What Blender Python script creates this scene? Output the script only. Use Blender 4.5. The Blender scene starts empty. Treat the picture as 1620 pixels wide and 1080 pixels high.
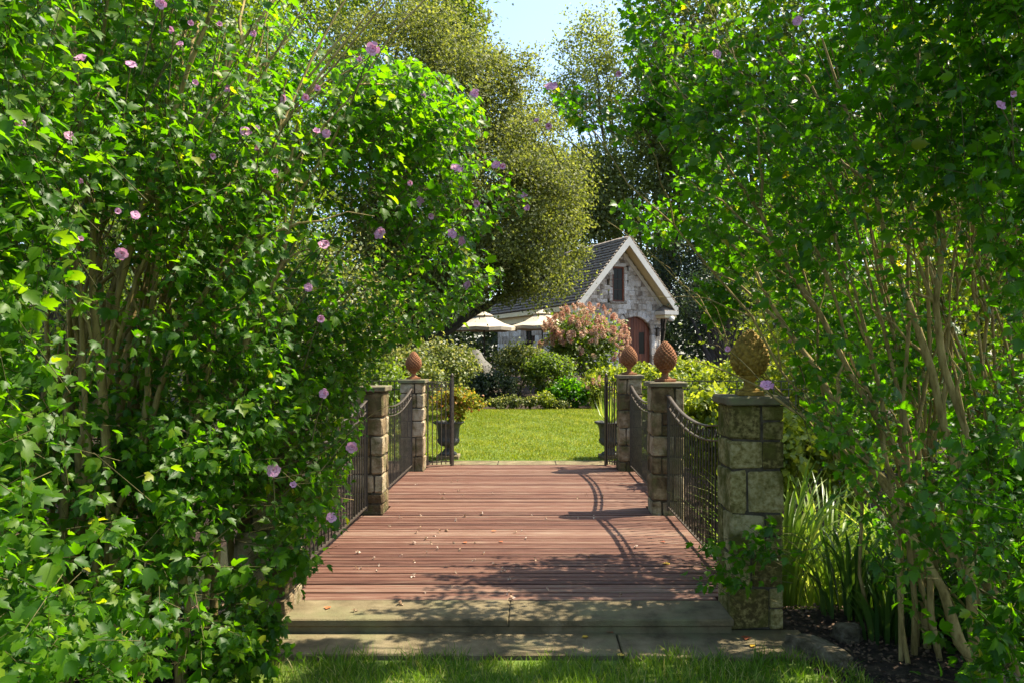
import bpy, bmesh, math, random
import numpy as np
from mathutils import Vector, Matrix
random.seed(7); RNG = np.random.default_rng(7)
S = bpy.context.scene; C = S.collection
# ------------------------------------------------------------------ camera, sky, sun
EYE = 1.76; F = 1200.0; VX, VY = 840.0, 563.0
cd = bpy.data.cameras.new('camera'); cam = bpy.data.objects.new('camera', cd); C.objects.link(cam)
cam.location = (0, 0, EYE); cam.rotation_euler = (math.radians(90), 0, 0)
cd.sensor_width = 36; cd.lens = 36*F/1620; cd.shift_x = -30/1620; cd.shift_y = 23/1620
cd.clip_start = .05; cd.clip_end = 1500
S.camera = cam
SUNV = Vector((.62, .20, 1.0)).normalized()          # towards the sun
ELEV = math.asin(SUNV.z); AZ = math.atan2(SUNV.x, SUNV.y)
W = bpy.data.worlds.new('World'); S.world = W; W.use_nodes = True
wn = W.node_tree; bg = wn.nodes['Background']
sky = wn.nodes.new('ShaderNodeTexSky'); sky.sky_type = 'NISHITA'; sky.sun_disc = False
sky.sun_elevation = ELEV; sky.sun_rotation = AZ; sky.air_density = 1.0; sky.dust_density = 1.6; sky.ozone_density = 1.2
wn.links.new(sky.outputs[0], bg.inputs[0]); bg.inputs[1].default_value = .14
sl = bpy.data.lights.new('sun', 'SUN'); sl.energy = 5.0; sl.angle = math.radians(.5); sl.color = (1, .91, .74)
so = bpy.data.objects.new('sun', sl); C.objects.link(so); so.rotation_euler = SUNV.to_track_quat('Z', 'Y').to_euler()
S.view_settings.view_transform = 'Standard'; S.view_settings.look = 'None'
S.view_settings.gamma = 1; S.view_settings.exposure = 1.5; S.view_settings.use_curve_mapping = False
S.cycles.max_bounces = 9; S.cycles.transmission_bounces = 6; S.cycles.diffuse_bounces = 5; S.cycles.glossy_bounces = 2
def at(px, py, d):
    return np.array([(px-VX)*d/F, d, EYE-(py-VY)*d/F])
def proj(P):
    return VX+P[:, 0]*F/P[:, 1], VY-(P[:, 2]-EYE)*F/P[:, 1]
# ------------------------------------------------------------------ materials
def mk(name):
    m = bpy.data.materials.new(name); m.use_nodes = True
    nt = m.node_tree; return m, nt, nt.nodes['Principled BSDF']
def ramp(nt, stops):
    r = nt.nodes.new('ShaderNodeValToRGB'); el = r.color_ramp.elements
    while len(el) > 1: el.remove(el[-1])
    el[0].position = stops[0][0]; el[0].color = (*stops[0][1], 1)
    for p, c in stops[1:]:
        e = el.new(p); e.color = (*c, 1)
    return r
def math_(nt, op, a, b):
    n = nt.nodes.new('ShaderNodeMath'); n.operation = op
    for i, v in enumerate((a, b)):
        if isinstance(v, (int, float)): n.inputs[i].default_value = v
        else: nt.links.new(v, n.inputs[i])
    return n.outputs[0]
def noise(nt, scale, detail=6, rough=.6, vec=None, dist=0):
    n = nt.nodes.new('ShaderNodeTexNoise'); n.inputs['Scale'].default_value = scale
    n.inputs['Detail'].default_value = detail; n.inputs['Roughness'].default_value = rough; n.inputs['Distortion'].default_value = dist
    if vec is not None: nt.links.new(vec, n.inputs['Vector'])
    return n.outputs['Fac']
def mixc(nt, fac, a, b, mode='MIX'):
    n = nt.nodes.new('ShaderNodeMix'); n.data_type = 'RGBA'; n.blend_type = mode
    for s, v in ((n.inputs[0], fac), (n.inputs[6], a), (n.inputs[7], b)):
        if isinstance(v, (int, float)): s.default_value = v
        elif isinstance(v, tuple): s.default_value = (*v, 1)
        else: nt.links.new(v, s)
    return n.outputs[2]
def coords(nt, world=True, stretch=None):
    if world: v = nt.nodes.new('ShaderNodeNewGeometry').outputs['Position']
    else: v = nt.nodes.new('ShaderNodeTexCoord').outputs['Object']
    if stretch:
        mp = nt.nodes.new('ShaderNodeMapping'); mp.inputs['Scale'].default_value = stretch
        nt.links.new(v, mp.inputs['Vector']); v = mp.outputs[0]
    return v
def bump(nt, b, h, strength=.5, dist=.01):
    n = nt.nodes.new('ShaderNodeBump'); n.inputs['Strength'].default_value = strength; n.inputs['Distance'].default_value = dist
    nt.links.new(h, n.inputs['Height']); nt.links.new(n.outputs[0], b.inputs['Normal'])
def objrand(nt): return nt.nodes.new('ShaderNodeObjectInfo').outputs['Random']
def surf(name, stops, scale=8, rough=.85, bmp=.5, bdist=.01, stretch=None, world=True, rnd=.0, fine=0, metallic=0, spec=.3, spots=None):
    m, nt, b = mk(name); v = coords(nt, world, stretch)
    n1 = noise(nt, scale, 8, .62, v)
    fac = n1
    if rnd: fac = math_(nt, 'ADD', n1, math_(nt, 'MULTIPLY', math_(nt, 'SUBTRACT', objrand(nt), .5), rnd))
    r = ramp(nt, stops); nt.links.new(fac, r.inputs[0]); col = r.outputs[0]
    if spots:
        sc, c, lo, hi = spots
        n2 = noise(nt, sc, 5, .6, v); r2 = ramp(nt, [(lo, (0, 0, 0)), (hi, (1, 1, 1))]); nt.links.new(n2, r2.inputs[0])
        col = mixc(nt, r2.outputs[0], col, c)
    nt.links.new(col, b.inputs['Base Color']); b.inputs['Roughness'].default_value = rough
    b.inputs['Metallic'].default_value = metallic; b.inputs['Specular IOR Level'].default_value = spec
    h = noise(nt, fine or scale*5, 6, .7, v)
    if bmp: bump(nt, b, math_(nt, 'ADD', h, n1), bmp, bdist)
    return m
def leafmat(name, cols, trans, tfac=.45, rough=.42, spec=.45, vary=True):
    """leaf: coloured by a per-leaf value, part of the light goes through"""
    m, nt, b = mk(name)
    a = nt.nodes.new('ShaderNodeAttribute'); a.attribute_name = 'rnd'
    fac = math_(nt, 'FRACT', math_(nt, 'ADD', a.outputs['Fac'], objrand(nt)), 0) if vary else a.outputs['Fac']
    r = ramp(nt, cols); nt.links.new(fac, r.inputs[0])
    r2 = ramp(nt, [(cc[0], tuple(min(1, x*y) for x, y in zip(cc[1], trans))) for cc in cols]); nt.links.new(fac, r2.inputs[0])
    nt.links.new(r.outputs[0], b.inputs['Base Color']); b.inputs['Roughness'].default_value = rough
    b.inputs['Specular IOR Level'].default_value = spec
    t = nt.nodes.new('ShaderNodeBsdfTranslucent'); nt.links.new(r2.outputs[0], t.inputs[0])
    mx = nt.nodes.new('ShaderNodeMixShader'); mx.inputs[0].default_value = tfac
    nt.links.new(b.outputs[0], mx.inputs[1]); nt.links.new(t.outputs[0], mx.inputs[2])
    nt.links.new(mx.outputs[0], nt.nodes['Material Output'].inputs[0])
    return m
M = {}
M['soil'] = surf('soil', [(.3, (.012, .008, .005)), (.5, (.04, .026, .016)), (.66, (.09, .06, .04)), (.75, (.16, .12, .085))], 14, .95, 1, .03, fine=60)
M['turf'] = surf('turf', [(.3, (.05, .09, .012)), (.7, (.12, .17, .02))], 6, .95, .6, .02)
M['wood'] = surf('weathered deck wood', [(.25, (.042, .014, .007)), (.42, (.092, .036, .021)), (.58, (.138, .064, .040)), (.8, (.23, .16, .11))], 2.2, .62, .5, .004, stretch=(1.2, 26, 8), rnd=.34, fine=9, spots=(1.1, (.17, .115, .075), .54, .76))
M['greywood'] = surf('dark deck frame', [(.3, (.05, .03, .02)), (.7, (.12, .08, .06))], 4, .8)
M['stone'] = surf('fieldstone', [(.3, (.10, .065, .028)), (.46, (.23, .16, .08)), (.58, (.34, .25, .14)), (.75, (.48, .39, .25))], 9, .9, 1, .03, rnd=.5, fine=60, spots=(5.5, (.12, .11, .035), .48, .66))
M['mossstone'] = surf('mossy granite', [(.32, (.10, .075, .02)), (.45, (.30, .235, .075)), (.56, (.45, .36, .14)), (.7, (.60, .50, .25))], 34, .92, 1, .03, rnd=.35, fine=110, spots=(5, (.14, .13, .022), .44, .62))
M['mortar'] = surf('mortar', [(.3, (.04, .032, .02)), (.7, (.11, .09, .06))], 25, .95, 1, .01)
M['roughmortar'] = surf('pale render', [(.3, (.45, .38, .30)), (.7, (.68, .6, .5))], 14, .95, 1, .02)
M['bluestone'] = surf('bluestone slab', [(.3, (.06, .047, .022)), (.48, (.13, .10, .05)), (.7, (.21, .165, .09))], 5, .85, .8, .01, rnd=.12, fine=80, spots=(2.2, (.16, .15, .07), .5, .7))
M['cap'] = surf('cap stone', [(.3, (.07, .055, .028)), (.7, (.19, .155, .095))], 9, .8, .6, .006, fine=70, spots=(5, (.13, .14, .06), .5, .66))
M['iron'] = surf('black iron', [(.3, (.035, .027, .02)), (.7, (.085, .066, .046))], 20, .48, .3, .002, metallic=.2, spec=.5)
M['terracotta'] = surf('terracotta', [(.3, (.14, .055, .022)), (.6, (.26, .11, .045)), (.8, (.34, .18, .09))], 20, .85, .6, .004)
M['mossterra'] = surf('lichened terracotta', [(.3, (.10, .06, .010)), (.55, (.28, .18, .03)), (.8, (.42, .30, .08))], 26, .85, .6, .004)
M['lead'] = surf('dark lead urn', [(.3, (.025, .025, .022)), (.7, (.08, .08, .07))], 12, .6, .4, .005)
M['bark'] = surf('tan bark', [(.3, (.13, .09, .025)), (.5, (.28, .205, .07)), (.72, (.43, .33, .13))], 10, .85, .8, .006, stretch=(3, 3, .8), fine=50)
M['darkbark'] = surf('dark bark', [(.3, (.03, .024, .018)), (.7, (.10, .08, .06))], 8, .9, 1, .02, stretch=(3, 3, .6))
M['twig'] = surf('twig', [(.3, (.05, .05, .015)), (.7, (.12, .10, .035))], 20, .8, .2)
M['rock'] = surf('boulder', [(.3, (.06, .047, .025)), (.5, (.15, .12, .07)), (.75, (.30, .25, .17))], 14, .95, 1, .04, fine=50)
M['wallstone'] = surf('cottage stone', [(.22, (.20, .16, .12)), (.4, (.38, .32, .25)), (.58, (.52, .46, .38)), (.78, (.64, .59, .52))], 4.5, .9, 1, .04, rnd=.5, fine=14)
M['cream'] = surf('cream paint', [(.3, (.64, .54, .30)), (.7, (.74, .64, .40))], 3, .6, .1)
M['white'] = surf('off white paint', [(.3, (.58, .54, .44)), (.7, (.68, .64, .54))], 3, .6, .1)
M['shingle'] = surf('cedar shingle', [(.3, (.09, .07, .05)), (.55, (.22, .185, .145)), (.8, (.36, .31, .25))], 3.5, .85, .6, .01, stretch=(3, 3, 3))
M['brownwood'] = surf('stained door wood', [(.3, (.09, .022, .008)), (.7, (.20, .055, .018))], 5, .45, .3, .005, stretch=(6, 6, .6), rnd=.4)
M['brownframe'] = surf('window wood', [(.3, (.05, .022, .014)), (.7, (.10, .045, .03))], 6, .5, .2)
M['copper'] = surf('copper', [(.3, (.25, .09, .05)), (.7, (.42, .17, .1))], 4, .5, .2)
M['glass'] = mk('dark glass')[0]; b_ = M['glass'].node_tree.nodes['Principled BSDF']; b_.inputs['Base Color'].default_value = (.012, .012, .010, 1); b_.inputs['Specular IOR Level'].default_value = .15; b_.inputs['Roughness'].default_value = .2
M['canvas'] = surf('umbrella canvas', [(.3, (.36, .30, .22)), (.7, (.44, .38, .29))], 2, .9, .2, .01)
M['cover'] = surf('grey furniture cover', [(.3, (.10, .095, .08)), (.7, (.16, .15, .13))], 5, .8, .4, .02)
M['water'] = mk('water')[0]; b_ = M['water'].node_tree.nodes['Principled BSDF']; b_.inputs['Base Color'].default_value = (.02, .025, .012, 1); b_.inputs['Roughness'].default_value = .05
M['petal'] = leafmat('pink petal', [(0, (.48, .22, .36)), (.3, (.62, .33, .48)), (.6, (.70, .42, .54)), (1, (.34, .015, .10))], (1.1, .9, 1.05), .35, .6, .2, False)
M['eyepetal'] = surf('red flower eye', [(.3, (.35, .02, .07)), (.7, (.5, .05, .12))], 30, .7, 0)
M['bud'] = surf('flower bud', [(.3, (.28, .16, .10)), (.7, (.42, .26, .2))], 30, .7, 0)
M['deadpetal'] = leafmat('dry petals', [(0, (.22, .12, .06)), (.5, (.42, .30, .20)), (1, (.60, .48, .40))], (1, 1, 1), .2, .7, .2)
M['yellowleaf'] = leafmat('yellow fallen leaf', [(0, (.6, .36, .03)), (1, (.7, .44, .06))], (1, 1, 1), .2, .6, .3)
M['rustleaf'] = leafmat('rust fallen leaf', [(0, (.26, .07, .03)), (1, (.42, .14, .05))], (1, 1, 1), .2, .6, .3)
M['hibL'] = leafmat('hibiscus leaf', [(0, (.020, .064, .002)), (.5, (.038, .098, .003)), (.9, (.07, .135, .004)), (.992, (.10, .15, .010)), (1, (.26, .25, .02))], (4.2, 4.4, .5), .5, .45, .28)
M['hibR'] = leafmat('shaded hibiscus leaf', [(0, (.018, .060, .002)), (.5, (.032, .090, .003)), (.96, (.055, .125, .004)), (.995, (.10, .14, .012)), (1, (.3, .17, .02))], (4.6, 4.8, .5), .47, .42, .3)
M['olive'] = leafmat('small olive leaf', [(0, (.050, .066, .016)), (.5, (.092, .112, .030)), (1, (.20, .21, .07))], (2.3, 2.3, .8), .45, .6, .3)
M['midgreen'] = leafmat('mid green leaf', [(0, (.045, .08, .008)), (.5, (.075, .115, .012)), (1, (.11, .155, .02))], (3.2, 3.2, .8), .4, .5, .4)
M['bluegreen'] = leafmat('blue green leaf', [(0, (.07, .09, .026)), (.5, (.12, .145, .045)), (1, (.18, .21, .07))], (2.6, 2.6, 1.0), .5, .5, .4)
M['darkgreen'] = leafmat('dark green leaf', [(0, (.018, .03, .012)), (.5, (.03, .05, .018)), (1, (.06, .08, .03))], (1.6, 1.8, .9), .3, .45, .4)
M['bright'] = leafmat('bright green leaf', [(0, (.09, .14, .008)), (.5, (.15, .20, .014)), (1, (.26, .30, .05))], (2.4, 2.2, .8), .45, .45, .4)
M['pale'] = leafmat('pale variegated leaf', [(0, (.05, .075, .012)), (.5, (.10, .13, .025)), (.8, (.20, .22, .06)), (1, (.36, .34, .15))], (1.9, 1.8, .9), .4, .5, .4)
M['gold'] = leafmat('gold orange leaf', [(0, (.08, .12, .010)), (.45, (.20, .23, .02)), (.75, (.36, .28, .03)), (1, (.40, .15, .04))], (1.5, 1.5, .9), .45, .5, .3)
M['pink'] = leafmat('pink panicle', [(0, (.40, .17, .11)), (.4, (.56, .31, .21)), (.8, (.64, .46, .31)), (1, (.5, .45, .25))], (1, .9, .8), .3, .6, .2)
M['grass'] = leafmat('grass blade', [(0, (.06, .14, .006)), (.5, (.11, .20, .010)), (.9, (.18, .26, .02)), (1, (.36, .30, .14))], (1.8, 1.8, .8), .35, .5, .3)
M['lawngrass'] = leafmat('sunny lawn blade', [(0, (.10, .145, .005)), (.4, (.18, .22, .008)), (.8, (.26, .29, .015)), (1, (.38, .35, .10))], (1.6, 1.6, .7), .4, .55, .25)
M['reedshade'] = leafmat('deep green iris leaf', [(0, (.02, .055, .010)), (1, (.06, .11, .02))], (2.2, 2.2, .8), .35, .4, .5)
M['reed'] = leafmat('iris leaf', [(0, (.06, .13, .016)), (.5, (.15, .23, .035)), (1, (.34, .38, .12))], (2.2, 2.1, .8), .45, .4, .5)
# ------------------------------------------------------------------ object helpers
def link(o, parent=None):
    C.objects.link(o)
    if parent is not None: o.parent = parent
    return o
def tag(o, label, cat, group=None, kind=None):
    o['label'] = label; o['category'] = cat
    if group: o['group'] = group
    if kind: o['kind'] = kind
    return o
def thing(name, label, cat, loc=(0, 0, 0), rz=0, group=None):
    o = bpy.data.objects.new(name, None); o.empty_display_size = .2; o.location = loc; o.rotation_euler = (0, 0, rz)
    C.objects.link(o); return tag(o, label, cat, group)
def meshobj(name, me, parent=None, loc=None, rot=None, scl=None, m=None):
    o = bpy.data.objects.new(name, me); link(o, parent)
    if m is not None and not me.materials: me.materials.append(m)
    if loc is not None: o.location = loc
    if rot is not None: o.rotation_euler = rot
    if scl is not None: o.scale = scl
    return o
def np_mesh(name, V, T, m, rnd=None, smooth=False):
    V = np.asarray(V, dtype=np.float32); T = np.asarray(T, dtype=np.int32); k = T.shape[1]
    me = bpy.data.meshes.new(name)
    me.vertices.add(len(V)); me.vertices.foreach_set('co', V.ravel())
    me.loops.add(T.size); me.loops.foreach_set('vertex_index', T.ravel())
    me.polygons.add(len(T)); me.polygons.foreach_set('loop_start', np.arange(len(T), dtype=np.int32)*k)
    me.polygons.foreach_set('loop_total', np.full(len(T), k, dtype=np.int32))
    if smooth: me.polygons.foreach_set('use_smooth', np.ones(len(T), dtype=bool))
    me.update(calc_edges=True)
    if rnd is not None:
        a = me.attributes.new('rnd', 'FLOAT', 'POINT'); a.data.foreach_set('value', np.asarray(rnd, dtype=np.float32))
    if m is not None: me.materials.append(m)
    return me
def nrm(a): return a/(np.linalg.norm(a, axis=-1, keepdims=True)+1e-9)
def frames(ax, nr):
    a = nrm(ax); n = nrm(nr-(nr*a).sum(1, keepdims=True)*a); return np.cross(a, n), a, n
def cloud_arrays(tv, tf, pos, ax, nr, size, rnd):
    s, a, n = frames(ax, nr); N = len(pos)
    if size.ndim == 1: size = np.repeat(size[:, None], 3, 1)
    V = (pos[:, None] + (size[:, 0, None]*tv[:, 0])[..., None]*s[:, None] + (size[:, 1, None]*tv[:, 1])[..., None]*a[:, None]
         + (size[:, 2, None]*tv[:, 2])[..., None]*n[:, None])
    T = tf[None]+(np.arange(N)*len(tv))[:, None, None]
    return V.reshape(-1, 3), T.reshape(-1, tf.shape[1]), np.repeat(rnd, len(tv))
def cloud(name, tmpl, pos, ax, nr, size, m, parent=None, rnd=None, stuff=True):
    if rnd is None: rnd = RNG.random(len(pos))
    V, T, R = cloud_arrays(tmpl[0], tmpl[1], pos, ax, nr, size, rnd)
    o = meshobj(name, np_mesh(name, V, T, m, R), parent)
    if stuff: o['kind'] = 'stuff'
    return o
def tmpl_leaf():
    h = [(0, 0), (.17, .05), (.34, .24), (.50, .62), (.24, .50), (.25, .72), (.10, .80), (0, 1.0)]
    v = [(0, 0), (0, .35), (0, .68), (0, 1)]
    vs = list(v); tri = []
    for sg in (1, -1):
        b = len(vs); vs += [(sg*x, y) for x, y in h[1:-1]]
        t = [(0, b, 1), (b, b+1, 1), (b+1, b+2, b+3), (b+1, b+3, 1), (1, b+3, 2), (b+3, b+4, 2), (b+4, b+5, 2), (b+5, 3, 2)]
        tri += t if sg > 0 else [(a, c, d) for a, d, c in t]
    P = np.array([(x*.95, y, .30*abs(x)-.28*y*y+.05*math.sin(y*9)*abs(x)) for x, y in vs]); return P, np.array(tri)
def tmpl_simple():
    P = np.array([(0, 0, 0), (.30, .22, .10), (.40, .52, .10), (0, 1, -.22), (-.40, .52, .10), (-.30, .22, .10), (0, .5, -.05)])
    return P, np.array([(0, 1, 6), (1, 2, 6), (2, 3, 6), (3, 4, 6), (4, 5, 6), (5, 0, 6)])
def tmpl_quad():
    P = np.array([(0, 0, 0), (.34, .45, .08), (0, 1, -.1), (-.34, .45, .08)]); return P, np.array([(0, 1, 2), (0, 2, 3)])
def tmpl_prism():
    c = [(math.cos(t), math.sin(t)) for t in (0, 2.094, 4.189)]
    P = np.array([(x, 0, z) for x, z in c]+[(x*.5, 1, z*.5) for x, z in c])
    return P, np.array([(0, 1, 4), (0, 4, 3), (1, 2, 5), (1, 5, 4), (2, 0, 3), (2, 3, 5)])
def tmpl_blade():
    P = np.array([(-.5, 0, 0), (.5, 0, 0), (-.38, .5, .06), (.38, .5, .06), (0, 1, .32)]); return P, np.array([(0, 1, 3), (0, 3, 2), (2, 3, 4)])
LEAF, SIMPLE, QUAD, PRISM, BLADE = tmpl_leaf(), tmpl_simple(), tmpl_quad(), tmpl_prism(), tmpl_blade()
def sweep(paths, sides=6, squash=1):
    """tubes: list of (points, radii) -> V, quads"""
    Vs = []; Fs = []; off = 0
    ang = np.arange(sides)*2*math.pi/sides
    for P, R in paths:
        P = np.asarray(P, float); R = np.asarray(R, float); n = len(P)
        T = nrm(np.gradient(P, axis=0)); ref = np.array([0, 0, 1.]) if abs(T[0, 2]) < .8 else np.array([1., 0, 0])
        A = nrm(np.cross(T, ref)); B = np.cross(T, A)
        V = P[:, None]+R[:, None, None]*(np.cos(ang)[None, :, None]*A[:, None]+squash*np.sin(ang)[None, :, None]*B[:, None])
        Vs.append(V.reshape(-1, 3)); i = np.arange(n-1)[:, None]*sides; j = np.arange(sides)[None]; k = (j+1) % sides
        Fs.append(np.stack([off+i+j, off+i+k, off+i+sides+k, off+i+sides+j], -1).reshape(-1, 4)); off += n*sides
    return np.concatenate(Vs), np.concatenate(Fs)
def bez(a, b, c, n=8):
    t = np.linspace(0, 1, n)[:, None]; return (1-t)**2*np.array(a)+2*t*(1-t)*np.array(b)+t*t*np.array(c)
def wob(P, amt):
    Q = P.copy(); Q[1:-1] += RNG.normal(0, amt, (len(P)-2, 3)); return Q
def tube(name, paths, m, parent=None, sides=6, squash=1, smooth=True):
    V, Q = sweep(paths, sides, squash); return meshobj(name, np_mesh(name, V, Q, m, smooth=smooth), parent)
def box_mesh(name, x0, x1, y0, y1, z0, z1, m, bev=0, jit=0):
    bm = bmesh.new(); bmesh.ops.create_cube(bm, size=1)
    for v in bm.verts: v.co = Vector((x0 if v.co.x < 0 else x1, y0 if v.co.y < 0 else y1, z0 if v.co.z < 0 else z1))
    if bev: bmesh.ops.bevel(bm, geom=list(bm.edges), offset=bev, segments=1, affect='EDGES')
    if jit:
        for v in bm.verts: v.co += Vector([random.uniform(-jit, jit) for _ in range(3)])
    me = bpy.data.meshes.new(name); bm.to_mesh(me); bm.free(); me.materials.append(m); return me
def box(name, x0, x1, y0, y1, z0, z1, m, parent=None, bev=0, jit=0):
    return meshobj(name, box_mesh(name, x0, x1, y0, y1, z0, z1, m, bev, jit), parent)
def lathe(name, prof, m, parent=None, n=24, loc=None, smooth=True):
    V = []; 
    for r, z in prof:
        for i in range(n): V.append((r*math.cos(i*2*math.pi/n), r*math.sin(i*2*math.pi/n), z))
    Q = [(i*n+j, i*n+(j+1) % n, (i+1)*n+(j+1) % n, (i+1)*n+j) for i in range(len(prof)-1) for j in range(n)]
    return meshobj(name, np_mesh(name, V, Q, m, smooth=smooth), parent, loc)
def quads(name, polys, m, parent=None):
    bm = bmesh.new()
    for p in polys: bm.faces.new([bm.verts.new(Vector(q)) for q in p])
    me = bpy.data.meshes.new(name); bm.to_mesh(me); bm.free(); me.materials.append(m); return meshobj(name, me, parent)
def prism(name, outline, y0, y1, m, parent=None):
    """outline in (x, z), extruded along y"""
    bm = bmesh.new(); a = [bm.verts.new((x, y0, z)) for x, z in outline]; b = [bm.verts.new((x, y1, z)) for x, z in outline]
    bm.faces.new(a); bm.faces.new(b[::-1]); n = len(a)
    for i in range(n): bm.faces.new([a[(i+1) % n], a[i], b[i], b[(i+1) % n]])
    bmesh.ops.recalc_face_normals(bm, faces=bm.faces)
    me = bpy.data.meshes.new(name); bm.to_mesh(me); bm.free(); me.materials.append(m); return meshobj(name, me, parent)
# ------------------------------------------------------------------ ground
def sstep(a, b, x): t = np.clip((x-a)/(b-a), 0, 1); return t*t*(3-2*t)
def gz(x, y):
    x = np.asarray(x, float); y = np.asarray(y, float)
    z = -.13+.13*sstep(11.8, 12.3, y)+.32*sstep(12.8, 20.5, y)+.62*sstep(20.5, 31, y)
    ditch = sstep(5.6, 7.4, y)*(1-sstep(9.9, 11.7, y))
    z = z-.95*ditch-.04*(sstep(4.7, 5.2, y)*(1-sstep(5.3, 5.6, y)))
    side = sstep(2.4, 6, np.abs(x))*(1-sstep(3.5, 5.0, y)); z = z+.05*side
    return z
def groundobj(name, xs, ys, dz, m, rough=.0):
    X, Y = np.meshgrid(xs, ys); Z = gz(X, Y)+dz+RNG.normal(0, rough, X.shape) if rough else gz(X, Y)+dz
    V = np.stack([X, Y, Z], -1).reshape(-1, 3); nx = len(xs); i = np.arange(len(ys)-1)[:, None]*nx; j = np.arange(nx-1)[None]
    Q = np.stack([i+j, i+j+1, i+nx+j+1, i+nx+j], -1).reshape(-1, 4)
    o = meshobj(name, np_mesh(name, V, Q, m, smooth=True)); o['kind'] = 'structure'; return o
xs = np.concatenate([[-600, -200, -80, -40, -20], np.arange(-12, 12.1, .4), [20, 40, 80, 200, 600]])
ys = np.concatenate([[-600, -100, -20, -5], np.arange(0, 34, .3), [40, 60, 100, 250, 900]])
groundobj('ground', xs, ys, 0, M['soil'])
groundobj('lawn', np.arange(-5.2, 5.3, .4), np.concatenate([np.arange(12.76, 20.3, .3), [20.4]]), .006, M['turf'])
groundobj('front_lawn', np.arange(-1.9, 2.0, .3), np.arange(-1.0, 4.72, .3), .006, M['turf'])
o = meshobj('stream_water', np_mesh('stream_water', [(-60, 6, -.86), (60, 6, -.86), (60, 11.6, -.86), (-60, 11.6, -.86)], [(0, 1, 2, 3)], M['water'])); o['kind'] = 'structure'
def grass(name, x0, x1, y0, y1, n, h, m, label, w=.006, mask=None):
    x = RNG.uniform(x0, x1, n); y = RNG.uniform(y0, y1, n)
    if mask is not None: k = mask(x, y); x = x[k]; y = y[k]
    n = len(x); pos = np.stack([x, y, gz(x, y)+.004], 1)
    cl = np.sin(x*3.1+np.sin(y*2.3)*2)*np.cos(y*2.7)*.25+1
    ax = np.stack([RNG.normal(0, .45, n), RNG.normal(0, .45, n), np.ones(n)], 1); nr = RNG.normal(0, 1, (n, 3)); nr[:, 2] *= .2
    hh = h*RNG.uniform(.45, 1.25, n)*cl; sz = np.stack([np.full(n, w), hh, hh], 1)
    rn = np.clip(.5+.28*np.sin(x*1.9+np.sin(y*1.7)*1.5)*np.sin(y*2.3+x)+.15*np.sin(x*7+y*5)+RNG.normal(0, .2, n), 0, 1)
    o = cloud(name, BLADE, pos, ax, nr, sz, m, None, rn); tag(o, label, 'grass', kind='stuff'); return o
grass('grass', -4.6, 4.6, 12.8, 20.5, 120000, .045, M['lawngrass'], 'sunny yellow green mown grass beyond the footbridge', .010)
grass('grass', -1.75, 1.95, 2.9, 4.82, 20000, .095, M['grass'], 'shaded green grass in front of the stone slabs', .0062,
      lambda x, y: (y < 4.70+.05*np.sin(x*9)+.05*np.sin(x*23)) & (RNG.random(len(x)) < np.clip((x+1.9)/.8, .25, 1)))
# ------------------------------------------------------------------ steps, threshold
XL, XR = -1.655, 1.352
st = thing('stone_step', 'tan stone step slab across the near end of the red deck between the piers', 'step')
box('slab', XL-.02, -.1522, 5.08, 5.485, -.052, 0, M['bluestone'], st, .008, .001)
box('slab', -.150, XR+.01, 5.08, 5.485, -.054, -.002, M['bluestone'], st, .008, .001)
box('riser', XL+.005, XR-.005, 5.094, 5.47, -.30, -.056, M['bluestone'], st)
sp = thing('paving', 'low stone paving strip at the grass edge below the step', 'paving')
box('slab', -1.82, .565, 4.72, 5.13, -.17, -.095, M['bluestone'], sp, .007, .001)
box('slab', .575, 1.82, 4.69, 5.16, -.17, -.098, M['bluestone'], sp, .007, .001)
th = thing('stone_threshold', 'pale stone threshold between the far deck end and the sunny lawn', 'threshold')
for i, (a, b) in enumerate(((-1.65, -.55), (-.54, .4), (.41, 1.36))): box('slab', a, b, 12.32, 12.76, -.12, .004, M['bluestone'], th, .006, .001)
# ------------------------------------------------------------------ bridge deck
YP = (5.15, 8.50, 11.70); PS = .37
br = thing('footbridge', 'weathered reddish wooden footbridge deck of crosswise boards', 'bridge', (0, 5.5, 0))
inv = Matrix.Translation((0, -5.5, 0))
def brbox(nm, *a, bev=0, jit=0):
    o = box(nm, *a, parent=br, bev=bev, jit=jit); o.location = (0, -5.5, 0); return o
y = 5.492; k = 0
pl_cache = {}
while y < 12.28:
    w = random.choice((.07, .085, .092)); near = any(yp-.1 < y+w and y < yp+PS+.02 for yp in YP)
    x0, x1 = (XL+.004, XR-.004) if near else (-1.93, 1.63)
    key = (near, w, random.randrange(3))
    if key not in pl_cache:
        pl_cache[key] = box_mesh('plank', x0, x1, 0, w, -.035, 0, M['wood'], .004, .0012)
    o = meshobj('plank', pl_cache[key], br, (random.uniform(-.006, .006) if not near else 0, y-5.5, random.uniform(-.004, 0)), (random.uniform(-.006, .006), 0, random.uniform(-.0006, .0006)))
    y += w+random.uniform(.012, .020)
    if abs(y-8.45) < .06 or abs(y-11.65) < .05: y += .014
    k += 1
for x in (-1.90, -.9, 0.0, .9, 1.55): brbox('beam', x-.05, x+.05, 5.55, 12.3, -.28, -.045, M['greywood'])
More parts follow.
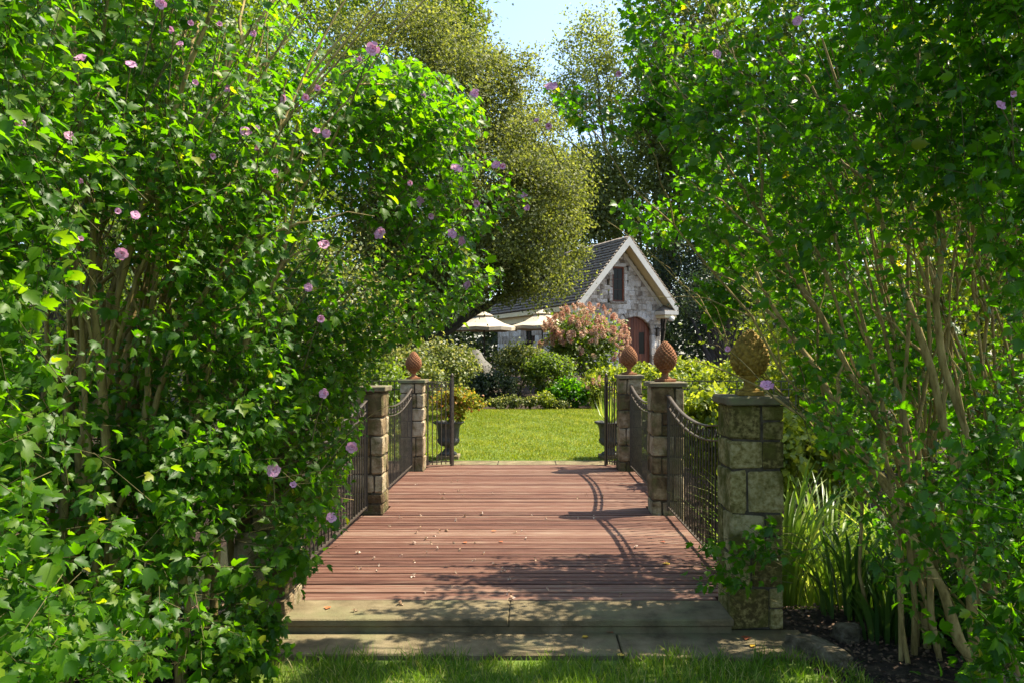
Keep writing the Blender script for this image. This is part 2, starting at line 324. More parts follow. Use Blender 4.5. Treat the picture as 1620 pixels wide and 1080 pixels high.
# ------------------------------------------------------------------ piers
STN = [box_mesh('stone', -.5, .5, -.5, .5, -.5, .5, M['stone'], .085, .040) for _ in range(8)]
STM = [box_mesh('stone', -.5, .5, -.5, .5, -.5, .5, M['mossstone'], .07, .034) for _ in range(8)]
def pier(xc, yc, top, base, label, mats, capm=M['cap'], lit=0):
    t = thing('stone_pier', label, 'pier', (xc, yc, base), 0, 'stone piers of the footbridge')
    h = PS/2; H = top-base-.055
    box('mortar_core', -h+.022, h-.022, -h+.022, h-.022, 0, H, M['mortar'], t)
    z = 0; k = 0
    while z < H-.01:
        ch = random.uniform(.19, .31)
        if H-z-ch < .12: ch = H-z
        f = random.choice([.32, .4, .6, .68]) if k % 2 else random.choice([.6, .66, .72, .36])
        g = random.choice([.35, .5, .65]); g2 = random.choice([.4, .55])
        def st(x0, x1, y0, y1, z0, z1):
            e = .013
            sx, sy, sz = (x1-x0)*2*h-e, (y1-y0)*2*h-e, z1-z0-e
            meshobj('stone', random.choice(mats), t, (-h+(x0+x1)*h, -h+(y0+y1)*h, (z0+z1)/2), (random.choice([0, math.pi]), random.choice([0, math.pi]), 0),
                    (sx*random.uniform(1.0, 1.03), sy*random.uniform(1.0, 1.03), sz))
        if ch > .24 and random.random() < .45:      # a tall stone beside two shorter ones
            m_ = z+ch*random.uniform(.42, .58)
            st(0, f, 0, g, z, z+ch); st(f, 1, 0, g, z, m_); st(f, 1, 0, g, m_, z+ch)
        else:
            st(0, f, 0, g, z, z+ch); st(f, 1, 0, g, z, z+ch)
        f2 = 1-f
        st(0, f2, g, 1, z, z+ch); st(f2, 1, g, 1, z, z+ch)
        z += ch; k += 1
    box('cap', -h-.028, h+.028, -h-.028, h+.028, H, H+.055, capm, t, .008, .003)
    return t
xr, xl = XR+PS/2, XL-PS/2
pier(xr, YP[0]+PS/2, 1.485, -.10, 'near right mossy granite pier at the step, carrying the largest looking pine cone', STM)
pier(xr, YP[1]+PS/2, 1.47, -.75, 'middle right stone pier where two railing panels meet, with a pine cone on its cap', STN)
pier(xr, YP[2]+PS/2, 1.47, -.3, 'far right stone pier beside the right urn, with a small looking pine cone', STN)
pier(xl, YP[0]+PS/2, 1.41, -.10, 'near left stone pier half hidden in hibiscus leaves beside the step', STN)
pier(xl, YP[1]+PS/2, 1.42, -.75, 'left stone pier with a bare cap and no finial, at mid bridge', STN)
pier(xl, YP[2]+PS/2, 1.40, -.3, 'far left stone pier with a pine cone beside the orange leaved urn', STN)
def finial(xc, yc, z, m, label, sc=1):
    t = thing('pine_cone_finial', label, 'finial', (xc, yc, z), random.uniform(0, 3), 'pine cone finials on the bridge piers')
    t.scale = (sc, sc, sc)
    box('base_block', -.09, .09, -.09, .09, 0, .033, m, t, .006)
    lathe('stem', [(.001, .034), (.072, .034), (.07, .045), (.05, .052), (.035, .07), (.035, .095), (.05, .115), (.075, .13), (.07, .14)], m, t, 16)
    N = 24; prof = []
    def R(u): return .125*(math.sin(math.pi*min(1, max(0, u))**.78)**.72)*(1 if u < .5 else 1-.12*(u-.5))
    for i in range(N+1):
        u = i/N; prof.append((max(.001, R(u)*.93), .115+.345*u))
    lathe('cone', prof, m, t, 20)
    n = 190; P = []; A = []; Nn = []; Sz = []
    for i in range(n):
        u = (i+.5)/n; u = .04+.94*u; r = R(u); a = i*2.39996
        du = .01; dr = (R(min(.999, u+du))-R(u-du))/(2*du*.345)
        tz = nrm(np.array([[dr*math.cos(a), dr*math.sin(a), 1.]]))[0]
        nn = nrm(np.array([[math.cos(a), math.sin(a), -dr]]))[0]
        P.append([r*.95*math.cos(a), r*.95*math.sin(a), .115+.345*u]); A.append(tz); Nn.append(nn)
        Sz.append(.031*(.45+.75*r/.125))
    tv = np.array([(0, -.62, 0), (.55, 0, 0), (0, .72, 0), (-.55, 0, 0), (0, .22, .55), (.2, .0, .42), (-.2, 0, .42), (0, -.15, .36)])
    tf = np.array([(0, 1, 7), (1, 5, 7), (0, 7, 3), (3, 7, 6), (1, 2, 5), (5, 2, 4), (2, 3, 6), (2, 6, 4), (7, 5, 4), (7, 4, 6)])
    cloud('scales', (tv, tf), np.array(P), np.array(A), np.array(Nn), np.array(Sz), m, t)
    return t
finial(xr, YP[0]+PS/2, 1.485, M['mossterra'], 'large looking lichened yellow brown pine cone finial on the near right pier')
finial(xr, YP[1]+PS/2, 1.47, M['terracotta'], 'terracotta pine cone finial on the middle right pier')
finial(xr, YP[2]+PS/2, 1.47, M['terracotta'], 'terracotta pine cone finial on the far right pier before the pink hydrangea')
finial(xl, YP[2]+PS/2, 1.40, M['terracotta'], 'terracotta pine cone finial on the far left pier', .95)
# ------------------------------------------------------------------ iron railings
BAR = box_mesh('baluster', -.006, .006, -.006, .006, 0, 1, M['iron'])
def ringmesh():
    a = np.linspace(0, 2*math.pi, 11)[:-1]; V = []
    for t in a:
        for r, x in ((.034, -.006), (.034, .006), (.024, .006), (.024, -.006)): V.append((x, r*math.cos(t), r*math.sin(t)))
    Q = [(i*4+j, i*4+(j+1) % 4, ((i+1) % 10)*4+(j+1) % 4, ((i+1) % 10)*4+j) for i in range(10) for j in range(4)]
    return np_mesh('scroll_ring', V, Q, M['iron'])
RING = ringmesh()
def railing(x, y0, y1, label, n=26, hi=1.33, lo=1.15):
    t = thing('iron_railing', label, 'railing', (x, y0, 0), 0, 'sagging iron railing panels between the piers')
    L = y1-y0
    zt = lambda u: lo+(hi-lo)*(2*u-1)**2
    us = np.linspace(0, 1, 22)
    def strip(nm, dz, w, th):
        P = np.array([(0, u*L, zt(u)+dz) for u in us]); V = []; 
        for p in P:
            for a, b in ((-w, 0), (w, 0), (w, -th), (-w, -th)): V.append((p[0]+a, p[1], p[2]+b))
        Q = [(i*4+j, (i+1)*4+j, (i+1)*4+(j+1) % 4, i*4+(j+1) % 4) for i in range(len(P)-1) for j in range(4)]
        return meshobj(nm, np_mesh(nm, V, Q, M['iron']), t)
    strip('top_rail', 0, .020, .012); strip('lower_rail', -.125, .013, .012)
    box('bottom_rail', -.013, .013, 0, L, .07, .085, M['iron'], t)
    for i in range(n+1):
        u = (i+.0)/n; yb = min(L-.012, max(.012, u*L))
        meshobj('baluster', BAR, t, (0, yb, .03 if i in (0, n) else .084), None, (1.9 if i in (0, n) else 1, 1.9 if i in (0, n) else 1, zt(u)-.012-(.03 if i in (0, n) else .084) - (0 if i % 2 == 0 else .125)))
    for i in range(n):
        if i % 2 == 0:
            u = (i+1)/n; meshobj('scroll_ring', RING, t, (0, u*L, zt(u)-.068), (0, 0, 0), (1, .95, 1.2))
    return t
xrr, xll = xr, xl
railing(xrr, YP[0]+PS, YP[1], 'near right iron railing panel between the mossy pier and the middle pier')
railing(xrr, YP[1]+PS, YP[2], 'far right iron railing panel between the middle and far piers')
railing(xll, YP[0]+PS, YP[1], 'near left iron railing panel behind the hibiscus leaves', hi=1.28, lo=1.12)
railing(xll, YP[1]+PS, YP[2], 'far left iron railing panel in clear view left of the deck', hi=1.28, lo=1.10)
def gate(p0, p1, label, n):
    dx, dy = p1[0]-p0[0], p1[1]-p0[1]; L = math.hypot(dx, dy)
    t = thing('iron_gate', label, 'gate', (p0[0], p0[1], 0), math.atan2(dy, dx))
    for nm, z in (('top_rail', 1.36), ('lower_rail', 1.23), ('bottom_rail', .08)):
        box(nm, 0, L, -.012, .012, z-.014, z, M['iron'], t)
    for i in range(n+1):
        meshobj('baluster', BAR, t, (L*i/n, 0, .03), None, (1.7 if i in (0, n) else 1, 1, 1.32))
    for i in range(n):
        meshobj('scroll_ring', RING, t, (L*(i+.5)/n, 0, 1.29), (0, 0, math.pi/2), (1, .9, 1.25))
    box('gate_post', L+.01, L+.055, -.022, .022, 0, 1.42, M['iron'], t)
    lathe('post_ball', [(.001, 1.42), (.02, 1.425), (.028, 1.45), (.02, 1.475), (.001, 1.49)], M['iron'], t, 10, (L+.032, 0, 0))
gate((XL+.02, 12.02), (-1.30, 12.22), 'narrow open iron gate leaf by the left urn', 5)
gate((XR-.02, 12.10), (1.235, 12.26), 'narrow edge-on iron gate leaf by the right urn', 3)
def picket(x0, x1, y, label):
    t = thing('iron_fence', label, 'fence', (min(x0, x1), y, 0)); L = abs(x1-x0)
    for nm, z in (('top_rail', 1.38), ('lower_rail', 1.25), ('bottom_rail', .1)): box(nm, 0, L, -.012, .012, z-.014, z, M['iron'], t)
    n = int(L/.115)
    for i in range(n+1): meshobj('picket', BAR, t, (L*i/n, 0, .02), None, (1, 1, 1.36))
picket(xl-PS/2, -5.2, 11.9, 'straight black iron garden fence running left from the far left pier')
picket(xr+PS/2, 5.2, 11.9, 'straight black iron garden fence running right from the far right pier')
# ------------------------------------------------------------------ urns
def urn(x, y, label):
    t = thing('urn', label, 'urn', (x, y, float(gz(x, y))), 0, 'dark garden urns at the far bridge end')
    box('plinth', -.19, .19, -.19, .19, -.02, .07, M['bluestone'], t, .008)
    lathe('foot', [(.001, .07), (.15, .07), (.15, .10), (.10, .13), (.06, .18), (.07, .21)], M['lead'], t, 20)
    lathe('bowl', [(.06, .21), (.14, .23), (.185, .28), (.195, .33), (.175, .36), (.18, .38), (.19, .52), (.21, .58), (.265, .615), (.275, .635), (.255, .64), (.19, .60), (.001, .58)], M['lead'], t, 24)
    return t
urn(-1.42, 13.05, 'dark urn left of the lawn holding an orange and yellow leaved bush')
urn(1.36, 13.05, 'dark urn right of the lawn holding thin spiky grass')
# ------------------------------------------------------------------ foliage builders
def unit(n):
    return nrm(RNG.normal(0, 1, (n, 3)))
def foliage(name, blobs, n, size, m, parent, tmpl=QUAD, clump=.35, per=40, shell=.55, up=.5):
    """leaf clumps in ellipsoids: blobs = (center, radii, weight)"""
    w = np.array([b[2] for b in blobs], float); w /= w.sum(); P = []; O = []
    for (c, r, _), ww in zip(blobs, w):
        k = max(3, int(n*ww/per)); u = unit(k); rad = (shell+(1-shell)*RNG.random(k)**.6)[:, None]*(1+RNG.normal(0, .09, (k, 1)))
        cc = np.array(c)+u*rad*np.array(r)
        q = np.repeat(cc, per, 0)+RNG.normal(0, 1, (k*per, 3))*clump*np.repeat(RNG.uniform(.6, 1.5, (k, 1)), per, 0)*np.array([1, 1, .7]); P.append(q)
        O.append(np.repeat(u, per, 0))
    P = np.concatenate(P); O = np.concatenate(O); N = len(P)
    k = P[:, 2] > gz(P[:, 0], P[:, 1])+.02; P = P[k]; O = O[k]; N = len(P)
    nr = O*.7+np.array([0, 0, up])+RNG.normal(0, .55, (N, 3)); ax = RNG.normal(0, 1, (N, 3))+O*.5+np.array([0, 0, -.25])
    sz = size*RNG.uniform(.6, 1.35, N)
    return cloud(name, tmpl, P, ax, nr, sz, m, parent)
def limbs(base, targets, r0, m, parent, nm='trunk', fork=.35, thin=.35):
    paths = []
    b = np.array(base, float)
    for i, t in enumerate(targets):
        t = np.array(t, float); mid = b+(t-b)*fork; mid[2] = b[2]+(t[2]-b[2])*min(.9, fork+.25)
        P = wob(bez(b, mid, t, 9), .03*np.linalg.norm(t-b)/4); R = np.linspace(r0*(1 if i == 0 else .75), r0*thin*.35, 9)
        paths.append((P, R))
    return tube(nm, paths, m, parent, 7)
def tree(name, label, cat, base, blobs, n, size, m, r0=.2, clump=.4, nl=10, bark='darkbark', group=None, tmpl=QUAD, shell=.55, per=40):
    t = thing(name, label, cat, base, 0, group)
    bl = [(tuple(np.array(c)-np.array(base)), r, w) for c, r, w in blobs]
    # parts are modelled about the base
    foo = foliage_local(bl, base, n, size, m, t, clump, shell, tmpl, per)
    tg = []
    for i in range(nl):
        c, r, _ = bl[i % len(bl)]; u = unit(1)[0]; tg.append(np.array(c)+u*np.array(r)*.7)
    limbs((0, 0, 0), tg, r0, M[bark], t)
    return t
def foliage_local(bl, base, n, size, m, t, clump, shell, tmpl, per):
    base = np.array(base, float)
    o = foliage('leaves', [(tuple(np.array(c)+base), r, w) for c, r, w in bl], n, size, m, t, tmpl, clump, per, shell)
    o.data.transform(Matrix.Translation(-Vector(base))); return o
def B(px, py, d, rx, ry, rz, w=1): return (tuple(at(px, py, d)), (rx, ry, rz), w)
def gb(px, d): x = (px-VX)*d/F; return (x, d, float(gz(x, d)))
# big olive tree behind the left hibiscus
tree('olive_green_tree', 'big domed olive green small leaved tree left of the cottage', 'tree', gb(600, 25),
     [B(705, 260, 24, 4.1, 3.6, 4.2, 3), B(640, 120, 24, 2.9, 3, 2.6, 1.4), B(790, 330, 23.6, 2.7, 2.6, 3.1, 1.6), B(840, 360, 23.5, 1.75, 2, 2.5, 1), B(600, 330, 23, 3, 3, 4, 1.2), B(735, 160, 24, 2.2, 2.4, 2.2, 1), B(710, 395, 24.5, 3.3, 2.6, 1.5, 1.2), B(560, 450, 24.0, 2.8, 2.6, 2.0, .8)],
     230000, .09, M['olive'], .22, .27, 40, 'darkbark', shell=.5, per=170)
tree('leafy_tree', 'darker leafy tree top rising behind the olive tree at upper left', 'tree', gb(560, 34),
     [B(560, -60, 34, 5, 4, 4.3), B(700, 0, 33, 1.6, 1.6, 2.2, .25), B(735, 45, 33, .6, .7, 1.3, .12), B(400, 60, 34, 6, 4, 6)], 26000, .20, M['midgreen'], .2, .4, 3, per=30)
tree('airy_tree', 'tall airy grey green tree against the sky above the cottage', 'tree', gb(985, 50),
     [B(930, 70, 50, 2.4, 2.4, 2.2), B(925, 150, 50, 2.8, 2.6, 2.0), B(985, 120, 50, 3.0, 2.4, 4.6, 1.4), B(890, 160, 50, 1.6, 1.5, 1.6, .4), B(1000, 290, 50, 4.2, 2.6, 4.6, 2.2)], 19000, .19, M['bluegreen'], .16, .36, 18, per=22, shell=.3)
tree('background_tree', 'green tree behind the cottage ridge, right of the olive tree', 'tree', gb(905, 46),
     [B(900, 330, 46, 2.6, 2, 4.0), B(830, 290, 46, 1.6, 1.6, 3.4, .6), B(945, 300, 46, 2.2, 1.6, 3.2, .7)], 24000, .22, M['bluegreen'], .2, .42, 12, per=26, shell=.3)
tree('background_tree', 'green tree behind the cottage gable, half covered by hibiscus sprays', 'tree', gb(1040, 47),
     [B(1040, 330, 47, 3.2, 2, 5.5), B(1060, 180, 47, 3.0, 2, 5.0), B(1100, 20, 47, 3.4, 2, 4.5)], 30000, .24, M['bluegreen'], .2, .45, 12, per=26, shell=.3)
tree('background_tree', 'tall mid green tree behind the right hibiscus', 'tree', gb(1230, 44),
     [B(1180, 200, 44, 4.5, 3, 7), B(1330, 120, 44, 6, 3, 8), B(1480, 200, 44, 5, 3, 8), B(1330, 400, 44, 8, 3, 5)], 44000, .34, M['midgreen'], .3, .55, 10, per=26)
tree('dark_tree', 'dark shaded tree right of the cottage wall', 'tree', gb(1130, 38),
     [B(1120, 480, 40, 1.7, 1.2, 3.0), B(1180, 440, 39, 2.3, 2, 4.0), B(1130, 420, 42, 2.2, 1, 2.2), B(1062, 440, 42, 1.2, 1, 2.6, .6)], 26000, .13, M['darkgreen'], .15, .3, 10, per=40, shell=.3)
tree('multi_stem_tree', 'small dark multi stemmed tree over the bright bushes right of the cottage', 'tree', gb(1150, 27),
     [B(1150, 455, 27, 1.3, 1.1, 1.0), B(1195, 480, 27, .9, 1, 1.2), B(1105, 475, 27, .5, .8, .6, .5)], 5000, .10, M['darkgreen'], .09, .25, 14, per=30, shell=.2)
# backdrop shrubs and trees on the sides
k = 0
for lab, px, py, d, r, mm, n, sz in [
    ('tall leafy shrub in the gap behind the far left hibiscus stems', 60, 420, 12, (2.2, 1.6, 2.6), 'midgreen', 16000, .085),
    ('broad green shrub behind the left hibiscus, level with its middle', 300, 400, 13, (2.4, 1.6, 2.8), 'midgreen', 16000, .085),
    ('green shrub behind the hibiscus just left of the left piers', 480, 520, 15, (2.0, 1.6, 2.2), 'pale', 12000, .085),
    ('large tree backing the left hibiscus at the frame edge', 120, 60, 17, (4.5, 2.5, 4.5), 'midgreen', 22000, .13),
    ('tall tree behind the top of the left hibiscus', 110, -60, 15, (3.9, 2.0, 3.5), 'midgreen', 22000, .13),
    ('large tree backing the left hibiscus near the olive tree', 330, 190, 19, (2.9, 2.5, 3.6), 'midgreen', 20000, .13)]:
    tree('backdrop_shrub' if k < 3 else 'backdrop_tree', lab, 'shrub' if k < 3 else 'tree', gb(px, d), [(tuple(at(px, py, d)), r, 1), (tuple(at(px+30, min(py+170, 600), d+.3)), (r[0], r[1], 1.6), .5)], n, sz, M[mm], .08 if k < 3 else .2, .3, 10, per=30); k += 1
for lab, px, py, d, r, mm, n, sz in [
    ('sunlit bright shrub behind the right hibiscus stems', 1350, 470, 13, (2.0, 1.4, 2.2), 'bright', 15000, .09),
    ('sunlit green shrub at the right frame edge behind stems', 1560, 420, 12.5, (2.2, 1.6, 2.8), 'bright', 15000, .09),
    ('leafy green tree standing close behind the right hibiscus', 1670, 180, 10.5, (1.7, 1.1, 2.3), 'bright', 26000, .085)]:
    tree('backdrop_shrub' if k < 8 else 'backdrop_tree', lab, 'shrub' if k < 8 else 'tree', gb(px, d), [(tuple(at(px, py, d)), r, 1), (tuple(at(px, min(py+170, 600), d+.3)), (r[0], r[1], 1.6), .5)], n, sz, M[mm], .08, .3, 10, per=30); k += 1
# far wood
Pn = 42000; a = RNG.uniform(-60, 60, Pn); dd = RNG.uniform(58, 72, Pn); hh = 7.5+1.5*np.sin(a*.35)+1.0*np.sin(a*.9+1); zz = .9+hh*RNG.random(Pn)**.7
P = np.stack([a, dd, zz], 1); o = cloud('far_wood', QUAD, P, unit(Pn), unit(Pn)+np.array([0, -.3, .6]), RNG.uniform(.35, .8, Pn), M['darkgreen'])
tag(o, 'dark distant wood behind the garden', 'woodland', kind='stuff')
# ------------------------------------------------------------------ garden shrubs in the middle distance
def shrub(name, label, px, ytop, ybot, d, rx, n, size, m, group=None, tmpl=SIMPLE, clump=.10, per=24, ry=None, z0=None, stems=7, cat='shrub', lean=0):
    x = (px-VX)*d/F; g = float(gz(x, d)) if z0 is None else z0
    zt = EYE-(ytop-VY)*d/F; zb = max(g, EYE-(ybot-VY)*d/F) ; ry = ry or rx*.8
    t = thing(name, label, cat, (x, d, g), 0, group); zc = (zt*.55+zb*.45)-g; rz = (zt-zb)/2
    bl = [((0, 0, zc), (rx*.8, ry*.8, rz*.9), 3)]
    for i in range(6):
        u = unit(1)[0]; bl.append(((u[0]*rx*.6+lean*.2, u[1]*ry*.5, zc+abs(u[2])*rz*.45), (rx*.42, ry*.42, rz*.42), .8))
    o = foliage('leaves', [(tuple(np.array(c)+np.array((x, d, g))), r, w) for c, r, w in bl], n, size, m, t, tmpl, clump, per, .5)
    o.data.transform(Matrix.Translation((-x, -d, -g)))
    tg = [np.array([RNG.uniform(-rx, rx)*.6, RNG.uniform(-ry, ry)*.6, zc+RNG.uniform(-.2, .7)*rz]) for _ in range(stems)]
    limbs((0, 0, 0), tg, .022, M['twig'], t, 'stems')
    return t, (x, d, g, zc, rx, ry, rz)
hyd, hp = shrub('hydrangea', 'large hydrangea covered in pink panicles in front of the cottage door', 924, 497, 625, 26.5, 1.42, 9000, .105, M['midgreen'], clump=.16, ry=1.3)
# panicle mesh: a cone of small florets
n = 70; u = (np.arange(n)+.5)/n; a = np.arange(n)*2.4; r = .080*(1-u*.75)*RNG.uniform(.35, 1.05, n)
P = np.stack([r*np.cos(a), r*np.sin(a), u*.17], 1); nn = nrm(np.stack([np.cos(a), np.sin(a), .5+u*0], 1)+RNG.normal(0, .3, (n, 3)))
V, T, R = cloud_arrays(*QUAD, P, unit(n), nn, np.full(n, .05), RNG.random(n)*.35); PAN = np_mesh('panicle', V, T, M['pink'], R)
x, d, g, zc, rx, ry, rz = hp
for i in range(210):
    u = unit(1)[0]
    if u[1] > .25: u[1] = -u[1]
    u[2] = abs(u[2]) if random.random() < .72 else u[2]*.6
    q = (u[0]*rx*1.12, u[1]*ry*1.1, zc+u[2]*rz*1.1)
    meshobj('panicle', PAN, hyd, q, (random.uniform(-.6, .6)-.4*u[1], random.uniform(-.6, .6)+u[0]*.6, random.uniform(0, 6)), [random.uniform(.7, 1.35)]*3)
h2, hp2 = shrub('hydrangea', 'small pinkish hydrangea just left of the right gate leaf', 946, 600, 652, 21.0, .40, 2200, .07, M['bright'])
x, d, g, zc, rx, ry, rz = hp2
for i in range(16):
    u = unit(1)[0]; u[1] = -abs(u[1]); u[2] = abs(u[2]); meshobj('panicle', PAN, h2, (u[0]*rx, u[1]*ry, zc+u[2]*rz), (.2, random.uniform(-.5, .5), random.uniform(0, 6)), [.6]*3)
for args in [
    ('pale twiggy shrub in the bed left of the hydrangea', 822, 545, 642, 24.5, 1.15, 7000, .075, 'pale'),
    ('olive green shrub in the bed under the second umbrella', 870, 560, 645, 23.5, .95, 5500, .075, 'midgreen'),
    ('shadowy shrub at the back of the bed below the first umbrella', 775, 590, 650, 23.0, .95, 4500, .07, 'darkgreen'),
    ('round light green bush between the left fence and the patio', 700, 540, 640, 18.5, .95, 7000, .07, 'pale'),
    ('light green bush behind the far left pier and its finial', 640, 545, 700, 15.5, .85, 7500, .06, 'pale'),
    ('leafy green bush filling the space behind the far left railing', 590, 560, 735, 14.2, .85, 6500, .065, 'midgreen'),
    ('bright green bush rising behind the far right pine cone', 1010, 572, 690, 22.0, .95, 5000, .09, 'bright'),
    ('bright yellow green bush behind the middle right pine cone', 1085, 572, 700, 19.5, 1.2, 8000, .09, 'bright'),
    ('bright green bush behind the near right pine cone', 1165, 575, 720, 18.0, 1.2, 8000, .09, 'bright'),
    ('light leaved bush seen through the near right railing', 1125, 612, 860, 12.9, .62, 3600, .10, 'bright'),
    ('green bush low behind the far right railing', 1045, 625, 760, 13.2, .50, 2600, .075, 'bright'),
    ('bright bush just right of the near right pier', 1235, 600, 800, 13.5, 1.0, 5000, .085, 'bright'),
    ('bright leafy bush on the stream bank behind the near right railing', 1125, 615, 800, 10.4, .55, 3400, .10, 'bright'),
    ('bright bush on the stream bank between the near right pier and the irises', 1215, 640, 820, 9.6, .6, 3400, .09, 'bright'),
    ('bright bush on the bank at the right, behind the irises', 1330, 620, 820, 9.9, .8, 4400, .09, 'bright'),
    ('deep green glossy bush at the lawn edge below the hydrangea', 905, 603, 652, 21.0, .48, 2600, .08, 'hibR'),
    ('lime green bush left of the far right pier', 955, 585, 640, 22.0, .62, 3200, .09, 'bright')]:
    lab, px, yt, yb, d, rx, n, sz, mm = args
    shrub('garden_shrub', lab, px, yt, yb, d, rx, n, sz, M[mm])
for i, (px, lab, mm, yt) in enumerate([(786, 'leftmost of the low edging plants along the back of the lawn', 'pale', 630), (812, 'second low edging plant from the left on the lawn edge', 'pale', 626),
    (838, 'low pale green edging plant under the middle of the bed', 'pale', 627), (862, 'lighter upright edging plant left of the glossy bush', 'bright', 622), (884, 'low dry looking edging plant beside the glossy bush', 'pale', 634)]):
    shrub('edging_plant', lab, px, yt, 652, 20.6, .27, 1100, .055, M[mm], 'low plants edging the lawn', clump=.05, cat='plant', stems=4)
# urn plants
t, _ = shrub('gold_leaved_bush', 'yellow and orange leaved bush growing in the left urn', 722, 612, 668, 13.05, .42, 2600, .05, M['gold'], z0=.58, clump=.05, lean=1, cat='plant')
t.location.x = -1.40
x, y, z = 1.36, 13.05, .60
t = thing('spiky_grass', 'thin spiky grass growing in the right urn', 'plant', (x, y, z)); n = 130
az = RNG.random(n)*6.28; ax = np.stack([np.cos(az)*.8, np.sin(az)*.8, RNG.uniform(.3, 1.6, n)], 1)
cloud('leaves', BLADE, np.stack([np.cos(az)*.05, np.sin(az)*.05, az*0], 1), ax, np.stack([-np.cos(az), -np.sin(az), az*0+.3], 1)*-1, np.stack([np.full(n, .014), RNG.uniform(.3, .6, n), RNG.uniform(-.9, -.3, n)], 1), M['reed'], t)
# ------------------------------------------------------------------ cottage
YAW = math.radians(25); HO = (2.06, 33.0, .92)
H = thing('stone_cottage', 'stone cottage with steep shingled gable and arched wooden door', 'cottage', HO, YAW)
GW = 5.2; AP = 6.2; EV = 3.15; LEN = 10.0; SL = (AP-EV)/(GW/2)
wx0, wx1, wy = .38, GW-.38, .80
def roofz(x): return AP-abs(x-GW/2)*SL
DX0, DX1, DZ = 2.50, 4.30, 2.65   # arched door
def arch(x):   # top of the opening
    u = (x-(DX0+DX1)/2)/((DX1-DX0)/2)
    return 1.85+.80*math.sqrt(max(0, 1-u*u)) if abs(u) <= 1 else 0
WX0, WX1, WZ0, WZ1 = 2.18, 2.82, 3.32, 4.92
# wall core with opening: polygon strips
bm = bmesh.new()
xsn = sorted(set([wx0, wx1, WX0, WX1, GW/2]+list(np.linspace(DX0, DX1, 17))+[DX0-1e-3, DX1+1e-3]))
def addq(x0, x1, za0, za1, zb0, zb1, y=wy+.06):
    bm.faces.new([bm.verts.new(v) for v in ((x0, y, za0), (x1, y, za1), (x1, y, zb1), (x0, y, zb0))])
for a_, b_ in zip(xsn[:-1], xsn[1:]):
    mid = (a_+b_)/2; lo0, lo1 = (arch(a_), arch(b_)) if DX0 < mid < DX1 else (0, 0)
    hi0, hi1 = roofz(a_)-.12, roofz(b_)-.12
    if WX0 < mid < WX1:
        addq(a_, b_, lo0, lo1, WZ0, WZ0); addq(a_, b_, WZ1, WZ1, hi0, hi1)
    else: addq(a_, b_, lo0, lo1, hi0, hi1)
me = bpy.data.meshes.new('gable_wall'); bm.to_mesh(me); bm.free(); me.materials.append(M['mortar']); meshobj('gable_wall', me, H)
box('side_wall', wx0+.06, wx0+.3, wy+.07, LEN, 0, EV, M['mortar'], H)
box('right_wall', wx1-.3, wx1-.06, wy+.07, LEN, 0, EV, M['mortar'], H)
prism('back_wall', [(wx0+.3, 0), (wx1-.3, 0), (wx1-.3, EV), (GW/2, AP-.3), (wx0+.3, EV)], LEN-.3, LEN-.05, M['mortar'], H)
STW = [box_mesh('stone', -.5, .5, -.5, .5, -.5, .5, M['wallstone'], .10, .05) for _ in range(10)]
z = 0; ns = 0
while z < AP-.35:
    ch = random.uniform(.16, .30); zm = z+ch/2
    half = (AP-.15-(z+ch))/SL; lo = max(wx0, GW/2-half); hi = min(wx1, GW/2+half); x = lo
    while x < hi-.04:
        w = min(random.uniform(.15, .42), hi-x)
        if hi-x-w < .1: w = hi-x
        xm = x+w/2
        ind = DX0-.16 < xm < DX1+.16 and zm < arch(min(max(xm, DX0+.05), DX1-.05))+.20
        inw = WX0-.10 < xm < WX1+.10 and WZ0-.1 < zm < WZ1+.10
        if not ind and not inw:
            meshobj('stone', random.choice(STW), H, (xm, wy+.04+random.uniform(-.012, .012), zm), (random.choice([0, math.pi]), random.choice([0, math.pi]), random.uniform(-.02, .02)), (w*1.02, .16, ch*1.02)); ns += 1
        x += w
    z += ch
# door surround and window surround stones
cx, cz = (DX0+DX1)/2, 1.85
for i in range(13):
    th_ = math.pi*(i+.5)/13; rx_, rz_ = .9+.12, .80+.12
    meshobj('stone', random.choice(STW), H, (cx+rx_*math.cos(th_), wy+.02, cz+rz_*math.sin(th_)), (0, -math.atan2(rz_*math.sin(th_)*1.1, rx_*math.cos(th_)), 0), (.25, .20, .235))
for sx in (DX0-.10, DX1+.10):
    for j in range(6): meshobj('stone', random.choice(STW), H, (sx, wy+.02, .16+j*.3), None, (.24, .2, .31))
for sx in (WX0-.08, WX1+.08):
    for j in range(5): meshobj('stone', random.choice(STW), H, (sx, wy+.03, WZ0+.16+j*.32), None, (.17, .18, .31))
meshobj('stone', STW[0], H, ((WX0+WX1)/2, wy+.03, WZ1+.08), None, (.85, .18, .17))
box('window_sill', WX0-.12, WX1+.12, wy-.09, wy+.1, WZ0-.09, WZ0, M['wallstone'], H, .01)
# side wall stones, two french doors
SD = [(2.0, 3.0), (5.4, 6.4)]
z = 0
while z < EV-.25:
    ch = random.uniform(.26, .42); y = wy+.05
    if z+ch > EV-.25: ch = EV-.22-z
    while y < LEN-.1:
        w = min(random.uniform(.3, .7), LEN-y); ym = y+w/2
        if not any(a_-.05 < ym < b_+.05 for a_, b_ in SD) or z > 2.3:
            meshobj('stone', random.choice(STW), H, (wx0+.04+random.uniform(-.012, .012), ym, z+ch/2), (random.choice([0, math.pi]), 0, 0), (.16, w*1.01, ch*1.01)); ns += 1
        y += w
    z += ch
for a_, b_ in SD:
    f_ = box('french_door', wx0-.01, wx0+.05, a_, b_, 0, 2.3, M['brownframe'], H, .01)
    for j in range(2):
        for q in range(3): box('pane', wx0-.02, wx0-.012, a_+.08+j*.46, a_+.46+j*.46, .25+q*.68, .86+q*.68, M['glass'], f_)
